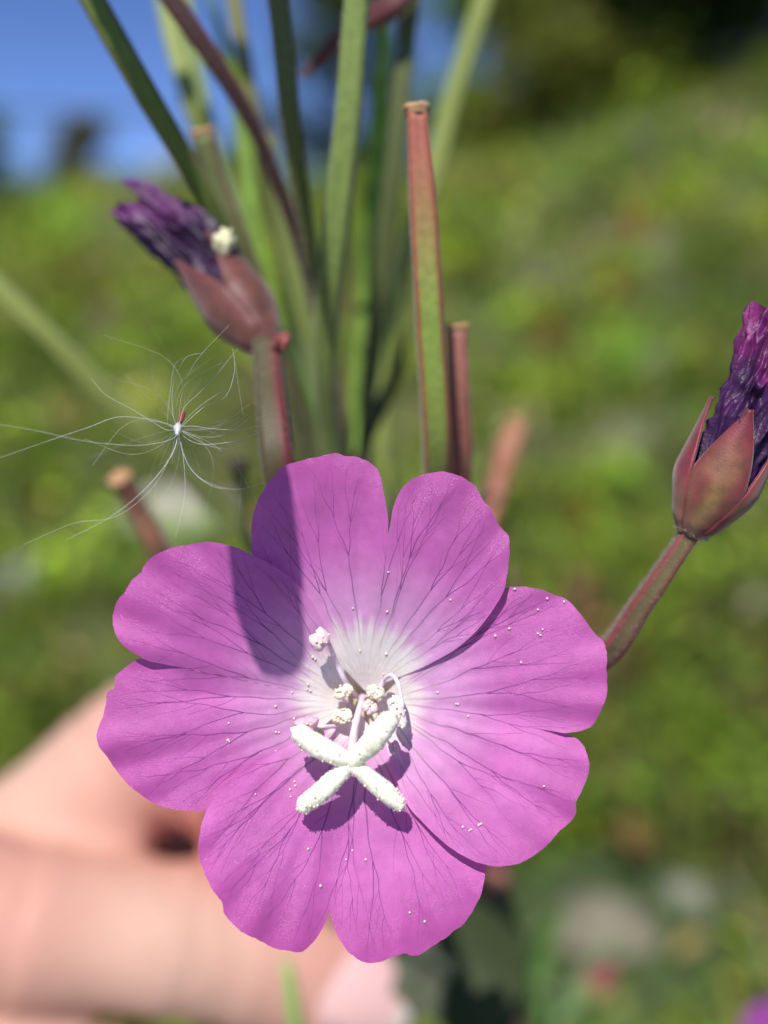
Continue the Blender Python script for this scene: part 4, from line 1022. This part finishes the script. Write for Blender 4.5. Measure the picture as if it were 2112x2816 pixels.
# ------------------------------------------------------------------ trees and bushes on the crest
def tree(name, label, px, dist, height, width, col, seed, nleaf=5000, trunk_h=0.25, conifer=False, leaf=0.10, cat='tree', sink=0.0):
    rs = random.Random(seed); rg = np.random.default_rng(seed)
    x = CAM.x+(px-1056)/FPX*dist; y = dist; z0 = gz(x, y)-sink
    o = empty(name); tag(o, label, cat, 'trees and bushes along the crest')
    mb = MB(); top = Vector((x+rs.uniform(-.1, .1)*width, y, z0+height*0.9))
    tube(mb, [Vector((x, y, z0-0.1)), Vector((x+0.03*height, y, z0+height*0.45)), top], [0.035*height, 0.022*height, 0.004*height], n=24, seg=10, col=srgb(96, 78, 60))
    tips = []
    for k in range(13):
        t = rs.uniform(trunk_h, 0.92); a = rs.uniform(0, 6.28); l = width*0.5*rs.uniform(0.6, 1.05)*((1.12-t) if conifer else math.sin(math.pi*min(0.97, 0.18+t*0.75))**0.6)
        b0 = Vector((x, y, z0+height*t)); b1 = b0+Vector((math.cos(a)*l, math.sin(a)*l, (-0.05 if conifer else 0.35)*l))
        tube(mb, [b0, (b0+b1)/2+Vector((0, 0, 0.06*l)), b1], [0.010*height, 0.007*height, 0.002*height], n=8, seg=6, col=srgb(92, 76, 58), cap=False); tips.append((b0+b1)/2); tips.append(b1)
    mb.build('trunk', M['bark'], o)
    tips = np.array([tuple(p) for p in tips]+[tuple(top)]*2)
    ci = rg.integers(0, len(tips), nleaf); sg = width*0.13
    p = tips[ci]+rg.normal(0, 1, (nleaf, 3))*np.array([sg, sg, sg*0.8])
    cl = rg.uniform(0.65, 1.35, len(tips))[ci]
    v, f, cc = leaves(p, rg.uniform(0, 6.28, nleaf), rg.uniform(-0.8, 0.8, nleaf), rg.uniform(0.6, 1.3, nleaf)*leaf, rg.uniform(0.2, 0.4, nleaf)*leaf, np.array(col)[None]*(cl*rg.uniform(0.75, 1.25, nleaf))[:, None])
    np_object('crown', v, f, np.clip(cc, 0, 1), M['meadow'], o)
dk = srgb(40, 56, 36)
tree('broadleaf_tree', 'bushy olive tree low on the crest beside the dark evergreens', 1500, 8.8, 1.5, 1.5, srgb(150, 150, 84), 9, 4200, 0.0, sink=0.2)
tree('evergreen_tree', 'very dark evergreen, the tallest tree on the crest', 2100, 8.6, 4.4, 3.0, dk, 1, 15000, 0.0, True, 0.2)
tree('evergreen_tree', 'dark evergreen tree between the tallest evergreen and the olive tree', 1800, 9.2, 3.6, 1.6, srgb(64, 76, 46), 2, 10000, 0.0, True, 0.2)
tree('broadleaf_tree', 'tall brownish green broadleaf tree standing next to the dark evergreens', 1640, 9.8, 2.6, 1.8, srgb(140, 142, 84), 3, 9000, 0.0, leaf=0.14)
tree('broadleaf_tree', 'light green young tree behind the pale olive pod', 1330, 9.5, 2.4, 1.3, srgb(124, 146, 70), 4, 7000, 0.0, leaf=0.12)
tree('broadleaf_tree', 'grey green tree seen between the upright pods', 930, 10.2, 2.4, 1.3, srgb(92, 104, 66), 5, 6000, 0.0, leaf=0.12)
tree('bush', 'brownish bush rising from the crest under the blue sky', 262, 9.3, 0.75, 0.55, srgb(112, 102, 64), 6, 1800, 0.02, cat='bush', sink=0.1)
tree('bush', 'olive bush on the crest between the dark pods', 620, 9.3, 0.55, 0.9, srgb(96, 108, 52), 7, 1800, 0.02, cat='bush', sink=0.15)
tree('bush', 'green bush on the crest, farthest from the evergreens', -40, 9.2, 0.8, 0.7, srgb(88, 112, 50), 8, 1800, 0.02, cat='bush', sink=0.1)
# overhead cable across the sky
mb = MB(); tube(mb, [CAM+(FWD+RGT*((q-1056)/FPX)+UPV*((1408-pyy)/FPX))*16 for q, pyy in ((-3000, 230), (-900, 285), (0, 303), (430, 316), (1100, 320), (3200, 260), (5200, 150))], 0.034, n=60, seg=8, col=(0.03, 0.03, 0.035))
tag(mb.build('overhead_cable', M['cable']), 'dark overhead cable crossing the blue sky', 'cable')
